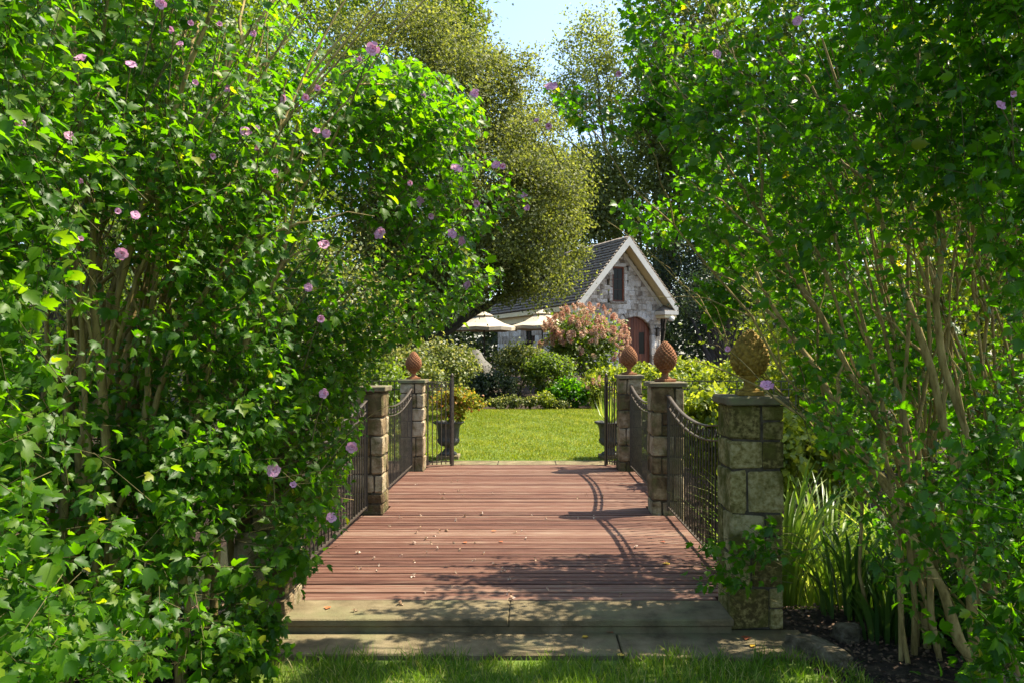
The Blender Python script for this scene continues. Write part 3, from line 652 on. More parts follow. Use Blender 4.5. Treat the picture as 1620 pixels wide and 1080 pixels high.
# window: frame, panes
wf = box('window', WX0, WX1, wy+.04, wy+.09, WZ0, WZ1, M['brownframe'], H)
box('frame', WX0, WX0+.07, wy-.01, wy+.038, WZ0, WZ1, M['brownwood'], wf); box('frame', WX1-.07, WX1, wy-.01, wy+.038, WZ0, WZ1, M['brownwood'], wf)
box('frame', WX0+.071, WX1-.071, wy-.01, wy+.038, WZ0, WZ0+.07, M['brownwood'], wf); box('frame', WX0+.071, WX1-.071, wy-.01, wy+.038, WZ1-.07, WZ1, M['brownwood'], wf)
for j in range(2):
    for q in range(3): box('pane', WX0+.085+j*.245, WX0+.305+j*.245, wy+.022, wy+.036, WZ0+.09+q*.48, WZ0+.54+q*.48, M['glass'], wf)
# door
dr = prism('door', [(DX0, 0)]+[(x, arch(x)) for x in np.linspace(DX0, DX1, 17)]+[(DX1, 0)], wy+.14, wy+.18, M['brownframe'], H)
nb = 12; bw = (DX1-DX0)/nb
for i in range(nb):
    a_, b_ = DX0+i*bw+.006, DX0+(i+1)*bw-.006
    if i in (2, 3, 8, 9):
        prism('board', [(a_, 0), (b_, 0), (b_, .95), (a_, .95)], wy+.09, wy+.139, M['brownwood'], dr)
        zt_ = min(arch(a_), arch(b_)); prism('board', [(a_, 1.95), (b_, 1.95), (b_, arch(b_)), (a_, arch(a_))], wy+.09, wy+.139, M['brownwood'], dr)
    else: prism('board', [(a_, 0), (b_, 0), (b_, arch(b_)), (a_, arch(a_))], wy+.09, wy+.139, M['brownwood'], dr)
box('pane', DX0+2*bw+.02, DX0+4*bw-.02, wy+.115, wy+.135, .97, 1.93, M['glass'], dr); box('pane', DX0+8*bw+.02, DX0+10*bw-.02, wy+.115, wy+.135, .97, 1.93, M['glass'], dr)
# roof slabs, shingles
nx_, nz_ = SL/math.hypot(SL, 1), 1/math.hypot(SL, 1)
rp = [(0, EV), (GW/2, AP), (GW, EV), (GW, EV-.10), (GW/2, AP-.14), (0, EV-.10)]
rf = prism('roof', [(-.05, EV-.06)]+[(GW/2, AP), (GW+.05, EV-.06), (GW+.05, EV-.16), (GW/2, AP-.12), (-.05, EV-.16)], .04, LEN+.3, M['shingle'], H)
Vs = []; Qs = []
cube = np.array([(x, y, z) for x in (0, 1) for y in (0, 1) for z in (0, 1)], float); cf = np.array([(0, 1, 3, 2), (4, 6, 7, 5), (0, 4, 5, 1), (2, 3, 7, 6), (0, 2, 6, 4), (1, 5, 7, 3)])
slen = math.hypot(GW/2+.05, AP-EV+.06); nr_ = int(slen/.20); off = 0
for side in (-1, 1):
    dirx = np.array([side*1, 0, -SL]); dirx /= np.linalg.norm(dirx); nn = np.array([side*SL, 0, 1.]); nn /= np.linalg.norm(nn)
    for i in range(nr_+1):
        s0 = slen-(i+1)*.20; y = .0+random.uniform(-.1, 0)
        while y < LEN+.25:
            w = random.uniform(.11, .24); sj = random.uniform(-.012, .012); th_ = random.uniform(.035, .055)
            base_ = np.array([GW/2, y, AP]); cc = cube.copy()
            loc = base_+(max(s0, 0)+sj+cc[:, :1]*.235)*dirx+np.array([0, 1, 0])*(cc[:, 1:2]*(w-.008))+nn*(.005+cc[:, 2:3]*th_+(cc[:, :1])*.07)
            loc[:, 1] = np.clip(loc[:, 1], 0.0, 99)
            Vs.append(loc); Qs.append(cf+off); off += 8; y += w
o = meshobj('shingles', np_mesh('shingles', np.concatenate(Vs), np.concatenate(Qs), M['shingle']), rf); o['kind'] = 'stuff'
# rake boards, soffits, fascia, returns
for s in (-1, 1):
    e = GW/2+s*(GW/2+.06); k_ = s*1.0
    prism('rake_board', [(GW/2, AP-.0), (e, EV-.07), (e, EV-.42), (GW/2, AP-.40)], -.035, .03, M['white'], H)
    prism('soffit', [(GW/2, AP-.125), (e-s*.02, EV-.165), (e-s*.02, EV-.20), (GW/2, AP-.165)], .031, wy+.06, M['cream'], H)
    prism('frieze_board', [(GW/2, AP-.33), (e-s*.30, EV+.02), (e-s*.30, EV-.20), (GW/2, AP-.56)], wy-.06, wy-.02, M['white'], H)
    # eave return with its little shingled roof
    a_, b_ = (-.06, .66) if s < 0 else (GW-.72, GW+.06)
    box('eave_return', a_, b_, -.06, wy+.04, EV-.42, EV-.24, M['white'], H, .01); box('return_trim', a_+.07, b_-.07, .02, wy+.04, EV-.56, EV-.421, M['cream'], H)
    c_ = (a_+b_)/2
    quads('return_roof', [((a_, -.06, EV-.235), (b_, -.06, EV-.235), (c_+s*.1, wy, EV+.10)), ((a_, -.06, EV-.235), (c_+s*.1, wy, EV+.10), (a_, wy, EV-.235)), ((b_, -.06, EV-.235), (b_, wy, EV-.235), (c_+s*.1, wy, EV+.10))], M['copper'] if s < 0 else M['shingle'], H)
box('fascia', -.07, -.03, .04, LEN+.2, EV-.30, EV-.09, M['cream'], H); box('side_soffit', -.03, wx0+.06, .1, LEN, EV-.30, EV-.27, M['cream'], H)
box('side_trim', wx0-.08, wx0-.045, wy, LEN, EV-.62, EV-.31, M['cream'], H)
lathe('flood_light', [(.001, 0), (.06, 0), (.09, .10), (.001, .12)], M['white'], H, 12, (GW/2, wy-.1, 5.25))
o = lathe('vent_pipe', [(.001, 0), (.12, 0), (.12, .25), (.001, .25)], M['white'], H, 16, (GW-.30, -.08, EV-.60)); o.rotation_euler = (math.radians(-90), 0, 0)
ln = box('wall_lantern', 4.52, 4.68, wy-.2, wy-.06, 1.75, 2.1, M['iron'], H, .02)
quads('lantern_top', [((4.5, wy-.22, 2.101), (4.7, wy-.22, 2.101), (4.6, wy-.13, 2.2)), ((4.7, wy-.22, 2.101), (4.7, wy-.04, 2.101), (4.6, wy-.13, 2.2)), ((4.7, wy-.04, 2.101), (4.5, wy-.04, 2.101), (4.6, wy-.13, 2.2)), ((4.5, wy-.04, 2.101), (4.5, wy-.22, 2.101), (4.6, wy-.13, 2.2))], M['iron'], ln)
# ------------------------------------------------------------------ umbrellas, patio things
def umbrella(px, d, R, zt, zr, label, rot):
    x = (px-VX)*d/F; g = float(gz(x, d))
    t = thing('patio_umbrella', label, 'umbrella', (x, d, g), rot, 'cream patio umbrellas by the cottage')
    zt -= g; zr -= g
    tube('pole', [(np.array([(0, 0, 0), (0, 0, zt)]), np.array([.03, .025]))], M['darkbark'], t, 8)
    polys = []; n = 8
    c = lambda i, r, z: (r*math.cos(i*2*math.pi/n), r*math.sin(i*2*math.pi/n), z)
    for i in range(n):
        polys += [(c(i, .28, zt-.12), c(i+1, .28, zt-.12), c(i+1, R*.6, zr+(zt-zr)*.33), c(i, R*.6, zr+(zt-zr)*.33)),
                  (c(i, R*.6, zr+(zt-zr)*.33), c(i+1, R*.6, zr+(zt-zr)*.33), c(i+1, R, zr), c(i+.5, R*.96, zr+.03), c(i, R, zr)),
                  (c(i, R, zr), c(i+.5, R*.96, zr+.03), c(i+1, R, zr), c(i+1, R, zr-.13), c(i+.5, R*.96, zr-.10), c(i, R, zr-.13))]
    quads('canopy', polys, M['canvas'], t)
    quads('vent_top', [((0, 0, zt+.08), c(i, .38, zt-.09), c(i+1, .38, zt-.09)) for i in range(n)], M['canvas'], t)
    for i in range(n): tube('rib', [(np.array([c(i, .03, zt-.16), c(i, R*.97, zr-.03)]), np.array([.012, .010]))], M['brownframe'], t, 4)
    lathe('finial', [(.001, zt+.16), (.03, zt+.12), (.02, zt+.09), (.001, zt+.08)], M['darkbark'], t, 8)
umbrella(766, 29.5, 1.30, at(0, 496, 29.5)[2], at(0, 519, 29.5)[2], 'left cream patio umbrella beside the cottage wall', .2)
umbrella(858, 30.0, 1.28, at(0, 493, 30)[2], at(0, 517, 30)[2], 'right cream patio umbrella, the one nearer the pink hydrangea', .5)
def drape(px, py, d, label):
    p = at(px, py, d); g = float(gz(p[0], d)); t = thing('covered_chair', label, 'covered chair', (p[0], d, g))
    V = []; nU = 24; prof = [(.52, 0), (.48, .3), (.44, .62), (.42, .75), (.25, .95), (.12, 1.25), (.01, 1.32)]
    for i, (r, z) in enumerate(prof):
        for j in range(nU):
            a = j*2*math.pi/nU; f = 1+.08*math.cos(a*6)*(1-i/6); V.append((r*f*1.3*math.cos(a), r*f*math.sin(a)+(.15*i/6), z))
    Q = [(i*nU+j, i*nU+(j+1) % nU, (i+1)*nU+(j+1) % nU, (i+1)*nU+j) for i in range(len(prof)-1) for j in range(nU)]
    meshobj('cover', np_mesh('cover', V, Q, M['cover'], smooth=True), t)
drape(752, 575, 26.5, 'garden chair under a grey weather cover below the left umbrella')
t = thing('terracotta_pot', 'terracotta flower pot on the patio left of the garden shrubs', 'pot', tuple(gb(752, 24.5)))
lathe('pot', [(.001, 0), (.16, 0), (.24, .42), (.27, .42), (.27, .5), (.23, .5), (.22, .44), (.001, .44)], M['terracotta'], t, 18)
foliage_local([((0, 0, .75), (.3, .3, .3), 1)], gb(752, 24.5), 900, .06, M['gold'], t, .05, .4, QUAD, 20)
# ------------------------------------------------------------------ hibiscus shrubs
def inpoly(px, py, poly):
    poly = np.array(poly, float); n = len(poly); r = np.zeros(len(px), bool); j = n-1
    for i in range(n):
        xi, yi = poly[i]; xj, yj = poly[j]
        c = ((yi > py) != (yj > py)) & (px < (xj-xi)*(py-yi)/(yj-yi+1e-9)+xi); r ^= c; j = i
    return r
def hills(px, py, hs):
    w = np.ones(len(px))
    for cx_, cy_, rx_, ry_, k_ in hs: w *= 1-k_*np.exp(-((px-cx_)/rx_)**2-((py-cy_)/ry_)**2)
    return w
def good_shadow(P):
    """keep the crown clear of the sun rays that reach the sunny boards"""
    sx = P[:, 0]-.62*P[:, 2]; sy = P[:, 1]-.20*P[:, 2]
    lim = np.interp(sy, [4.9, 5.4, 6.27, 6.9, 7.2, 7.4, 7.5], [-1.1, -.95, -.65, -.2, .4, 1.2, 9])   # shadow edge on the boards
    lim = lim+.22*np.sin(sx*7+sy*9)*np.sin(sy*13-sx*5)
    on = (sx > -1.75) & (sx < 1.45) & (sy > 4.98) & (sy < 12.9)
    far = (sy >= 7.5) & (sx < 3.0) & (sx > -6)
    thin = on & (sy > 5.3) & (np.sin(sx*9.3+sy*4)+np.sin(sy*17+sx*6)+RNG.normal(0, .5, len(sx)) > 1.5)
    thin |= (sy < 4.98) & (sy > 3.6) & (sx > -2.2) & (sx < 2) & (np.sin(sx*8+sy*3)+np.sin(sy*11-sx*6)+RNG.normal(0, .5, len(sx)) > .15)
    return ~((on & (sx < lim)) | (on & (sy > 7.5)) | far | thin)
def hibiscus(name, label, root, polys, dfun, N, nper, size, m, outdir, holes, stems, shadowtest, flowers, bark='bark', ntarg=40):
    t = thing(name, label, 'shrub', root); root = np.array(root, float)
    # twig origins
    O = []; tot = 0
    for poly, share, dlo, dhi in polys:
        pa = np.array(poly); need = int(N*share); got = 0
        while got < need:
            k_ = need*3; px = RNG.uniform(pa[:, 0].min(), pa[:, 0].max(), k_); py = RNG.uniform(pa[:, 1].min(), pa[:, 1].max(), k_)
            a_, b_ = (dfun(px, py) if dlo is None else (np.full(k_, dlo), np.full(k_, dhi)))
            d = a_+(b_-a_)*RNG.random(k_)**.85
            keep = inpoly(px, py, poly) & (RNG.random(k_) < hills(px, py, holes))
            P = np.stack([(px-VX)*d/F, d, EYE-(py-VY)*d/F], 1)
            keep &= (P[:, 2] > gz(P[:, 0], P[:, 1])+.08)
            # clumpiness in the air
            cl = np.sin(P[:, 0]*4.1+1.3*P[:, 2])+np.sin(P[:, 2]*3.7-P[:, 1]*2.1)+np.sin(P[:, 1]*4.3+P[:, 0]*2.2)
            keep &= RNG.random(k_) < np.clip(.52+.36*cl, .05, 1)
            if shadowtest: keep &= good_shadow(P)
            P = P[keep][:need-got]; O.append(P); got += len(P)
    O = np.concatenate(O); n = len(O)
    rad = O-root; rad[:, 2] *= .35; dirs = nrm(nrm(rad)*.7+np.array(outdir)+RNG.normal(0, .38, (n, 3)))
    L = RNG.uniform(.22, .48, n); st = O-dirs*L[:, None]*.75
    # twigs
    cloud('twigs', PRISM, st-root, dirs, unit(n), np.stack([np.full(n, .0022), L, np.full(n, .0022)], 1), M['twig'], t)
    # leaves along each twig
    i = np.repeat(np.arange(n), nper); s_ = np.tile((np.arange(nper)+.5)/nper, n); s_ = .12+.9*s_
    base = st[i]+dirs[i]*(L[i]*s_)[:, None]; base[:, 2] -= .10*(L[i]*s_)**2
    side, a, nn = frames(dirs, np.tile(np.array([0, 0, 1.]), (n, 1))); ph = np.tile(np.arange(nper)*2.4, n)+np.repeat(RNG.random(n)*6.28, nper)
    ln = side[i]*np.cos(ph)[:, None]+nn[i]*np.sin(ph)[:, None]
    ax = ln*.85+dirs[i]*.45+np.array([0, 0, -.55])+RNG.normal(0, .22, (len(i), 3))
    nr = np.array([.50, -.10, .75])+ln*.25+RNG.normal(0, .42, (len(i), 3))
    sz = size*(1.15-.6*np.abs(s_-.45))*RNG.uniform(.45, 1.35, len(i))*np.repeat(RNG.uniform(.75, 1.2, n), nper); pos = base+nrm(ax)*.018
    px, py = proj(pos); kk = np.zeros(len(pos), bool)
    for poly, *_r in polys: kk |= inpoly(px, py, poly)
    kk |= RNG.random(len(pos)) < .22
    if shadowtest: kk &= good_shadow(pos)
    pos, ax, nr, sz = pos[kk], ax[kk], nr[kk], sz[kk]
    px, py = proj(pos); vis = (px > 0) & (px < 1620) & (py > 0) & (py < 1080)
    order = np.argsort(np.where(vis, pos[:, 1]/sz*.07, 99)); near = np.zeros(len(pos), bool); near[order[:300]] = True
    rn = RNG.random(len(pos)); far_ = (pos[:, 1] > 5.6) & ~near
    cl2 = ~near & ~far_
    cloud('foliage', LEAF, pos[cl2]-root, ax[cl2], nr[cl2], sz[cl2], m, t, rn[cl2])
    if far_.any(): cloud('foliage', LEAF, pos[far_]-root, ax[far_], nr[far_], sz[far_], m, t, rn[far_])
    lm = np_mesh('leaf', *LEAF, m)
    s3, a3, n3 = frames(ax[near], nr[near]); pn = pos[near]-root; zn = sz[near]
    for q in range(len(pn)):
        mt = Matrix((s3[q], a3[q], n3[q])).transposed().to_4x4(); o = bpy.data.objects.new('leaf', lm); C.objects.link(o); o.parent = t
        o.matrix_local = Matrix.Translation(pn[q]) @ mt @ Matrix.Scale(float(zn[q]), 4)
    # stems
    for (b0, b1, b2, r0) in stems:
        b0 = (b0[0], b0[1], float(gz(b0[0], b0[1]))-.05)
        b0, b1, b2 = [np.array(v)-root for v in (b0, b1, b2)]
        P = wob(bez(b0, b1, b2, 12), .024); paths = [(P, np.linspace(r0, r0*.2, 12)*RNG.uniform(.85, 1.15, 12))]
        for q in range(4):
            s0 = random.randint(4, 9); dv = nrm((P[-1]-P[s0])[None])[0]*.7+RNG.normal(0, .35, 3)+np.array([0, 0, .15]); e = P[s0]+dv*random.uniform(.4, .9)
            e = e if (e+root)[1] > 3.9 else P[s0]+(e-P[s0])*.3
            paths.append((wob(bez(P[s0], P[s0]+(e-P[s0])*.5+np.array([0, 0, .1]), e, 6), .012), np.linspace(r0*.4, r0*.08, 6)))
        tube('stem', paths, M[bark], t, 7)
    # flowers
    for (fx, fy, dd, kind) in flowers:
        lo_, _ = dfun(np.array([float(fx)]), np.array([float(fy)])); dd = min(dd, float(lo_[0])+.12) if 0 < fx < 1620 and kind and name else dd
        if fx in (872, 850, 868): dd = 5.25
        p = at(fx, fy, dd)-root
        q = p+np.array([RNG.normal(0, .1)+(-.25 if outdir[0] > 0 else .25), .1, -.28])
        tube('flower_stalk', [(bez(q, (p+q)/2+np.array([0, 0, .04]), p, 5), np.linspace(.004, .0025, 5))], M['twig'], t, 4)
        f = meshobj('flower' if kind else 'bud', FLOWER[random.randrange(3)] if kind == 1 else (CLOSED if kind == 2 else BUD), t, p, (math.radians(random.uniform(40, 110)), random.uniform(-.5, .5), random.uniform(-.7, .7)), [random.uniform(.75, 1.1)*(dd/4.6)]*3)
    return t
def flower_mesh(open_=1.0):
    V = []; T = []; R = []
    for k_ in range(10 if open_ > .5 else 7):
        a = k_*2*math.pi/5+(.5 if k_ >= 5 else 0)+random.uniform(-.15, .15); c, s = math.cos(a), math.sin(a); ln_ = .036 if k_ < 5 else .024
        pr = []
        for (u, v, w) in ((0, 0, 0), (.35, -.26, .3), (.35, .26, .3), (.8, -.46, .55), (.8, .46, .62), (1.12, -.26, .40), (1.15, .22, .60)):
            r = u*ln_*(.35+.65*open_)*(1 if k_ < 5 else .8); z = w*ln_*(1.5-open_) + random.uniform(-.006, .006)*u+(.004 if k_ >= 5 else 0); q = v*ln_*1.25*(.6+.4*open_)
            pr.append((r*c-q*s, r*s+q*c, z))
        b = len(V); V += pr; T += [(b, b+1, b+2), (b+1, b+3, b+2), (b+2, b+3, b+4), (b+3, b+5, b+4), (b+5, b+6, b+4)]; rr_ = random.random()*.5; R += [1.0, .62, .62, rr_, rr_, rr_*.6, rr_*.6]
    return np_mesh('flower', V, T, M['petal'], R)
FLOWER = [flower_mesh(1.0), flower_mesh(.8), flower_mesh(.95)]; CLOSED = flower_mesh(.25)
BUDp = [(.001, -.02), (.010, -.012), (.014, 0), (.010, .012), (.001, .02)]
_b = lathe('bud', BUDp, M['bud'], None, 8); BUD = _b.data; bpy.data.objects.remove(_b)
LP = [(-180, -180), (470, -180), (485, 20), (530, 72), (630, 80), (690, 110), (755, 150), (770, 200), (735, 240), (800, 255), (835, 290), (835, 325), (780, 350), (745, 390), (800, 430), (815, 460), (745, 480), (715, 505), (670, 528), (625, 540), (590, 575), (575, 640), (565, 700), (545, 760), (590, 805), (560, 838), (520, 890), (470, 920), (425, 960), (400, 1010), (440, 1060), (420, 1260), (-180, 1260)]
def dL(px, py):
    t_ = np.clip(px/830, -.2, 1); lo = 2.7+2.5*t_-.5*np.clip((py-650)/400, 0, 1)*(1-t_); hi = 5.4+.9*t_-.9*np.clip((py-600)/300, 0, 1)*np.clip(t_*1.6, 0, 1); return lo, hi
Ls = []
for i in range(30):
    bx = random.uniform(-3.2, -1.9); by = random.uniform(4.2, 5.4)
    if i < 20: bx = random.gauss(-2.75, .22); by = random.uniform(4.2, 5.0)
    tx = bx+random.uniform(-.5, 1.5)*(1 if i % 3 else 1.5); tz = random.uniform(3.0, 4.6)
    tx = min(tx, -.35); Ls.append(((bx, by, -.13), (bx+random.uniform(-.1, .15), by, tz*.55), (tx, by+random.uniform(-.6, .6), tz), random.uniform(.018, .034)))
for e in [(800, 290, 6.0), (740, 190, 5.8), (780, 450, 6.0), (640, 110, 5.4), (560, 330, 5.4), (650, 400, 5.6), (560, 790, 5.0), (520, 650, 5.0), (470, 480, 4.6)]:
    Ls.append(((-2.5, 4.9, -.13), (-2.3, 5.0, 1.6 if e[1] < 500 else .9), tuple(at(*e)), .013))
FL = [(255, 6, 3.4, 1), (365, 143, 4.2, 2), (450, 157, 4.4, 1), (485, 157, 4.5, 2), (500, 212, 4.5, 2), (516, 212, 4.5, 1), (410, 237, 4.2, 2), (335, 247, 4, 2), (388, 210, 4.2, 1), (110, 216, 3.2, 1), (487, 455, 4.3, 1), (507, 505, 4.3, 2), (530, 28, 4.8, 1), (590, 78, 5, 1), (570, 97, 5, 2), (751, 150, 5.5, 1), (722, 268, 5.6, 1), (785, 262, 5.7, 1), (795, 265, 5.7, 2), (680, 343, 5.4, 2), (602, 370, 5, 1), (714, 371, 5.4, 1), (732, 382, 5.4, 1), (832, 310, 5.9, 2), (835, 332, 5.9, 2), (757, 322, 5.7, 2), (740, 452, 5.6, 1), (513, 622, 4.5, 1), (557, 706, 4.7, 1), (432, 743, 4.5, 1), (463, 768, 4.6, 2), (524, 818, 4.7, 1), (706, 178, 5.4, 0), (580, 235, 5, 0), (515, 385, 4.6, 2), (650, 290, 5.3, 2)]
for _ in range(26):
    FL.append((random.uniform(20, 760), random.uniform(20, 420), 5.2, random.choice([1, 2, 2, 0])))
FL = [f for f in FL if inpoly(np.array([f[0]*1.]), np.array([f[1]*1.]), LP)[0] or f[2] > 5.45]
hibiscus('hibiscus_shrub', 'huge rose of sharon shrub with pink flowers filling the left side', (-2.5, 4.8, -.13), [(LP, .97, None, None), ([(430, 960), (470, 1020), (440, 1080), (330, 1100), (330, 980)], .03, 4.2, 4.7)], dL, 6200, 9, .062, M['hibL'], (.35, -.25, .35),
    [(195, 400, 85, 160, .985), (80, 480, 60, 120, .85), (330, 620, 120, 60, .5), (120, 800, 80, 80, .35), (330, 880, 50, 40, .6)], Ls, True, FL)
RP = [(975, -180), (985, 40), (1010, 120), (1040, 200), (1075, 240), (1065, 300), (960, 318), (940, 340), (1000, 372), (1060, 395), (1090, 372), (1130, 420), (1200, 455), (1240, 520), (1250, 600), (1265, 650), (1290, 700), (1330, 800), (1400, 930), (1480, 1010), (1500, 1260), (1725, 1260), (1725, -180)]
RS0 = [(1075, 250), (1400, 240), (1420, 420), (1130, 415)]
RS1 = [(862, 130), (880, 125), (960, 150), (1050, 175), (1060, 200), (960, 205), (905, 200)]
RS2 = [(1085, 860), (1130, 845), (1230, 830), (1250, 860), (1180, 930), (1100, 935)]
RS3 = [(1100, 445), (1150, 440), (1175, 470), (1160, 500), (1120, 520)]
def dR(px, py):
    t_ = np.clip((1620-px)/620, -.2, 1); lo = 3.1+1.6*t_; hi = 5.6+.9*t_; hi = np.where(py > 180, hi+.6, hi-.8*np.clip(t_, 0, 1)); return lo, np.maximum(hi, lo+.6)
Rs = []
for i in range(36):
    bx = random.gauss(2.95, .42); by = random.uniform(4.3, 5.5)
    tx = bx+random.uniform(-1.2, .6); tz = random.uniform(3.0, 4.8)
    Rs.append(((bx, by, -.13), (bx+(tx-bx)*random.uniform(.15, .4), by, tz*.5), (tx, by+random.uniform(-.4, .5), tz), random.uniform(.011, .023)))
for e, b, r in [((1150, 380, 5.4), (1575, 1075, 4.4), .036), ((1060, 120, 5.2), (1600, 1060, 4.6), .03), ((890, 160, 5.6), (1560, 1030, 4.9), .016), ((960, 350, 5.9), (1580, 1040, 5.0), .012), ((1300, 60, 4.6), (1610, 1080, 4.5), .032), ((1440, 0, 4.2), (1560, 1090, 4.3), .03)]:
    b_ = at(*b); b_[2] = -.13; e_ = at(*e); m__ = (b_*.55+e_*.45); m__[2] = b_[2]+(e_[2]-b_[2])*.55; m__[0] -= .05
    Rs.append((tuple(b_), tuple(m__), tuple(e_), r))
FR = [(872, 139, 5.55, 1), (850, 195, 5.6, 2), (868, 200, 5.6, 2), (1133, 87, 5.0, 1), (1262, 34, 4.4, 1), (1213, 610, 5.1, 1), (980, 118, 5.3, 2), (990, 72, 5.3, 0), (1152, 553, 5.4, 2), (1582, 168, 3.4, 1), (1250, 540, 5.0, 0), (1600, 150, 3.5, 2)]
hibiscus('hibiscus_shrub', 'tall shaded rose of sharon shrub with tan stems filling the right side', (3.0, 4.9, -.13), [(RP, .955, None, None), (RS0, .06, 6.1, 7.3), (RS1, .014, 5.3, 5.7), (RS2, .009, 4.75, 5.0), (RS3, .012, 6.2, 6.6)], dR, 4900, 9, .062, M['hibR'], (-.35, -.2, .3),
    [(1440, 400, 130, 130, .85), (1560, 480, 80, 150, .8), (1360, 780, 90, 110, .85), (1480, 950, 110, 90, .8), (1450, 640, 90, 90, .65), (1300, 850, 60, 110, .9)], Rs, True, FR)
tube('low_branch', [], M['twig']) if False else None
# ------------------------------------------------------------------ iris clumps on the stream bank
for (x, y, n, h, lab) in [(2.05, 6.2, 90, 1.35, 'iris clump with strap leaves just right of the near right pier'), (2.6, 6.6, 110, 1.5, 'tallest sunlit iris clump on the bank behind the right pier'), (3.1, 6.3, 90, 1.2, 'iris clump under the right hibiscus branches'),
                          (2.3, 7.6, 90, 1.7, 'iris clump lower on the bank seen past the right pier'), (3.4, 7.3, 80, 1.5, 'iris clump at the stream behind the hibiscus stems'), (2.35, 5.55, 70, .7, 'short dark iris clump beside the boulders'), (2.75, 5.5, 60, .65, 'short dark iris clump left of the thickest leaning stem'), (3.1, 5.3, 50, .6, 'short dark iris clump under the leaning hibiscus stems'), (2.45, 5.2, 50, .5, 'lowest dark iris clump, nearest to the long boulder'), (2.95, 4.95, 50, .5, 'dark iris clump in front of the leaning stem bases')]:
    g = float(gz(x, y)); t = thing('iris_clump', lab, 'plant', (x, y, g), 0, 'iris clumps on the stream bank'); V = []; T = []; R = []
    for i in range(n):
        a = random.uniform(0, 6.28); rr = random.uniform(0, .22); b = np.array([rr*math.cos(a), rr*math.sin(a), 0]); le = random.uniform(.12, .6)*h; hh = h*random.uniform(.6, 1.05)
        e = b+np.array([math.cos(a)*le, math.sin(a)*le, hh*(.95-.5*(le/h)**2)]); mid = b+np.array([math.cos(a)*le*.15, math.sin(a)*le*.15, hh*.75])
        P = bez(b, mid, e, 7); w = random.uniform(.010, .018)*np.array([.8, 1, 1, .95, .8, .5, .06]); sd = np.array([-math.sin(a+.5), math.cos(a+.5), 0]); k0 = len(V)
        for p, ww in zip(P, w): V += [p-sd*ww, p+sd*ww]
        T += [(k0+2*j, k0+2*j+1, k0+2*j+3, k0+2*j+2) for j in range(6)]; R += [random.random()]*14
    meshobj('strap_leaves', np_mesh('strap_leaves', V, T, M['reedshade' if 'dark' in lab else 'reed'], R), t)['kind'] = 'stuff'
# ------------------------------------------------------------------ boulders
def boulder(px, py, d, dims, rz, label, tilt=0):
    p = at(px, py, d); bm = bmesh.new(); bmesh.ops.create_icosphere(bm, subdivisions=3, radius=1)
    sd = random.random()*10
    for v in bm.verts:
        c = v.co; q = max(abs(c.x), abs(c.y), abs(c.z)); c *= (1/q)**.6
        f = 1+.04*math.sin(c.x*11+c.z*7+sd)+.03*math.sin(c.y*13+c.x*5)+.09*math.sin(c.x*3+sd)+.06*math.sin(c.y*4+sd*2)+.05*math.sin(c.z*5+c.x*4); v.co = Vector((c.x*f*dims[0], c.y*f*dims[1], c.z*f*dims[2]))
    me = bpy.data.meshes.new('boulder'); bm.to_mesh(me); bm.free(); me.materials.append(M['rock'])
    o = meshobj('boulder', me, None, (p[0], p[1], float(gz(p[0], p[1]))+dims[2]*.6), (0, tilt, rz)); tag(o, label, 'boulder', 'boulders at the pier foot')
boulder(1295, 1030, 4.75, (.25, .085, .065), -1.05, 'long pale boulder lying beside the right end of the paving')
boulder(1340, 995, 5.15, (.10, .08, .07), .4, 'small rounded boulder behind the long one')
boulder(1580, 1085, 4.35, (.12, .09, .05), .2, 'flat stone at the bottom right corner under the stems')
# ------------------------------------------------------------------ leaf litter and fallen petals
n = 5200; x = np.concatenate([RNG.uniform(1.85, 4.2, n//2), RNG.uniform(-4, -1.8, n-n//2)]); y = RNG.uniform(3.6, 6.0, n)
P = np.stack([x, y, gz(x, y)+.012], 1)
o = cloud('leaf_litter', SIMPLE, P, unit(n)*np.array([1, 1, .2]), unit(n)*.5+np.array([0, 0, 1]), RNG.uniform(.012, .04, n), surf('dry litter', [(.3, (.05, .03, .018)), (.6, (.16, .10, .06)), (.8, (.3, .22, .14))], 30, .9, 0)); tag(o, 'brown dead leaf litter on the soil under both hibiscus shrubs', 'leaf litter', kind='stuff')
PET = []
for k_ in range(4):
    n = 5; V, T, R = cloud_arrays(*SIMPLE, RNG.normal(0, .004, (n, 3))*np.array([1, 1, .6])+np.array([0, 0, .008]), unit(n), unit(n)*.8+np.array([0, 0, .6]), RNG.uniform(.014, .024, n), RNG.random(n)*.4); PET.append(np_mesh('dried_flower', V, T, M['deadpetal'], R))
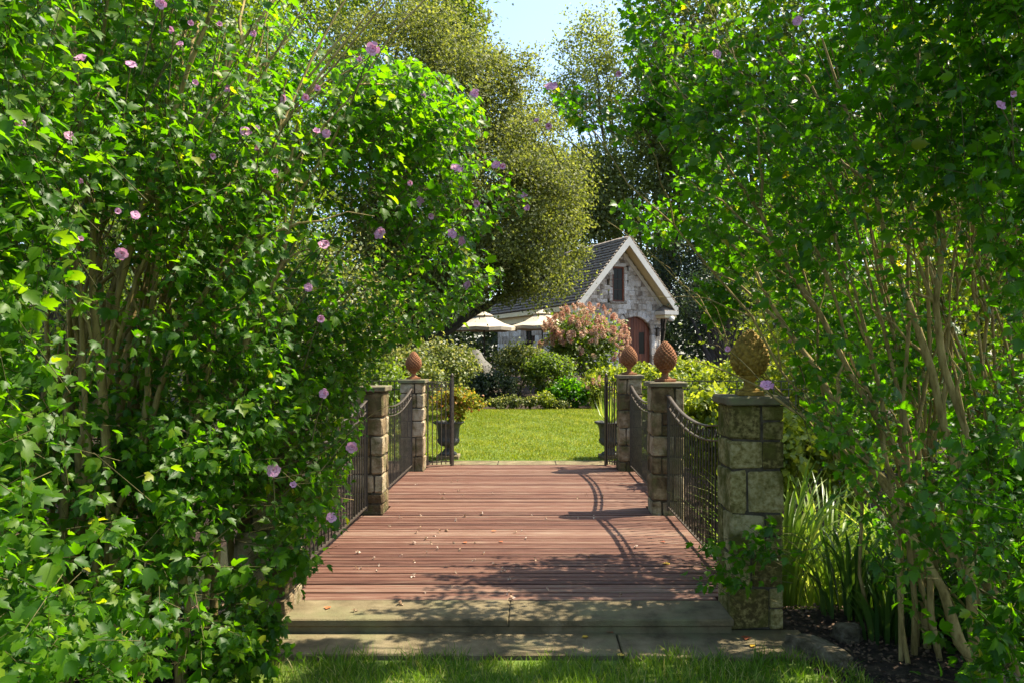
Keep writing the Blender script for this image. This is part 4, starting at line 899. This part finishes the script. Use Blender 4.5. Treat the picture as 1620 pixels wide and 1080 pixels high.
for i in range(64):
    for _ in range(50):
        if i < 44: x = random.gauss(-.85, .6); y = random.uniform(5.15, 8.0) if random.random() < .8 else random.uniform(8, 11)
        else: x = random.uniform(-1.5, 1.2); y = random.uniform(4.8, 10)
        if -1.6 < x < 1.3: break
    z = .001 if y > 5.1 else -.094
    o = meshobj('fallen_flower', random.choice(PET), None, (x, y, z), (random.uniform(-.3, .3), random.uniform(-.3, .3), random.uniform(0, 6)), [random.uniform(.7, 1.5)]*3)
    tag(o, 'small dried pale flower fallen on the deck or stone step', 'fallen flower', 'dried flowers scattered on deck and step')
cv, ct = LEAF; cv = cv*np.array([1, 1, 1]); cv = np.stack([cv[:, 0], cv[:, 1]-.5, .25*np.abs(cv[:, 0])+.12*(cv[:, 1]-.5)**2+.02], 1)
LY = np_mesh('fallen_leaf', cv, ct, M['yellowleaf']); LR = np_mesh('fallen_leaf', cv, ct, M['rustleaf'])
def onplane(px, py, z): d = (EYE-z)*F/(py-VY); return (px-VX)*d/F, d
for px, py, me_, s_, lab in [(1053, 892, LY, .075, 'bright yellow leaf on the boards at the right of the deck'), (983, 1037, LY, .055, 'yellow leaf on the paving edge near its joint'), (1190, 1022, LY, .05, 'yellow leaf on the right paving slab'), (925, 1008, LY, .05, 'small yellow leaf on the paving below mid step'),
        (782, 840, LR, .06, 'rust coloured leaf on the middle of the deck'), (793, 857, LR, .05, 'rust leaf on the boards just below another rust leaf'), (1065, 997, LR, .075, 'flat rust leaf on the right paving slab near the step'), (1180, 1010, LR, .07, 'rust leaf on the paving at its right end'), (518, 962, LR, .06, 'curled rust leaf on the left end of the step'), (735, 858, LR, .05, 'dark rust leaf left of the deck centre'), (965, 1000, LR, .06, 'rust leaf beside the paving joint'), (1048, 857, LR, .055, 'rust leaf in the tree shade on the deck right side')]:
    z = 0 if py < 985 else -.095; x, y = onplane(px, py, z)
    o = meshobj('fallen_leaf', me_, None, (x, y, z+.004), (0, 0, random.uniform(0, 6)), (s_, s_, s_)); tag(o, lab, 'fallen leaf')
n_ob = len(bpy.data.objects); print('objects', n_ob, 'cottage stones', ns)
print('tris', sum(sum(len(p.vertices)-2 for p in me.polygons) if len(me.polygons) < 2000 else len(me.polygons)*(1 if me.loops and len(me.loops)//len(me.polygons) == 3 else 2) for me in bpy.data.meshes))
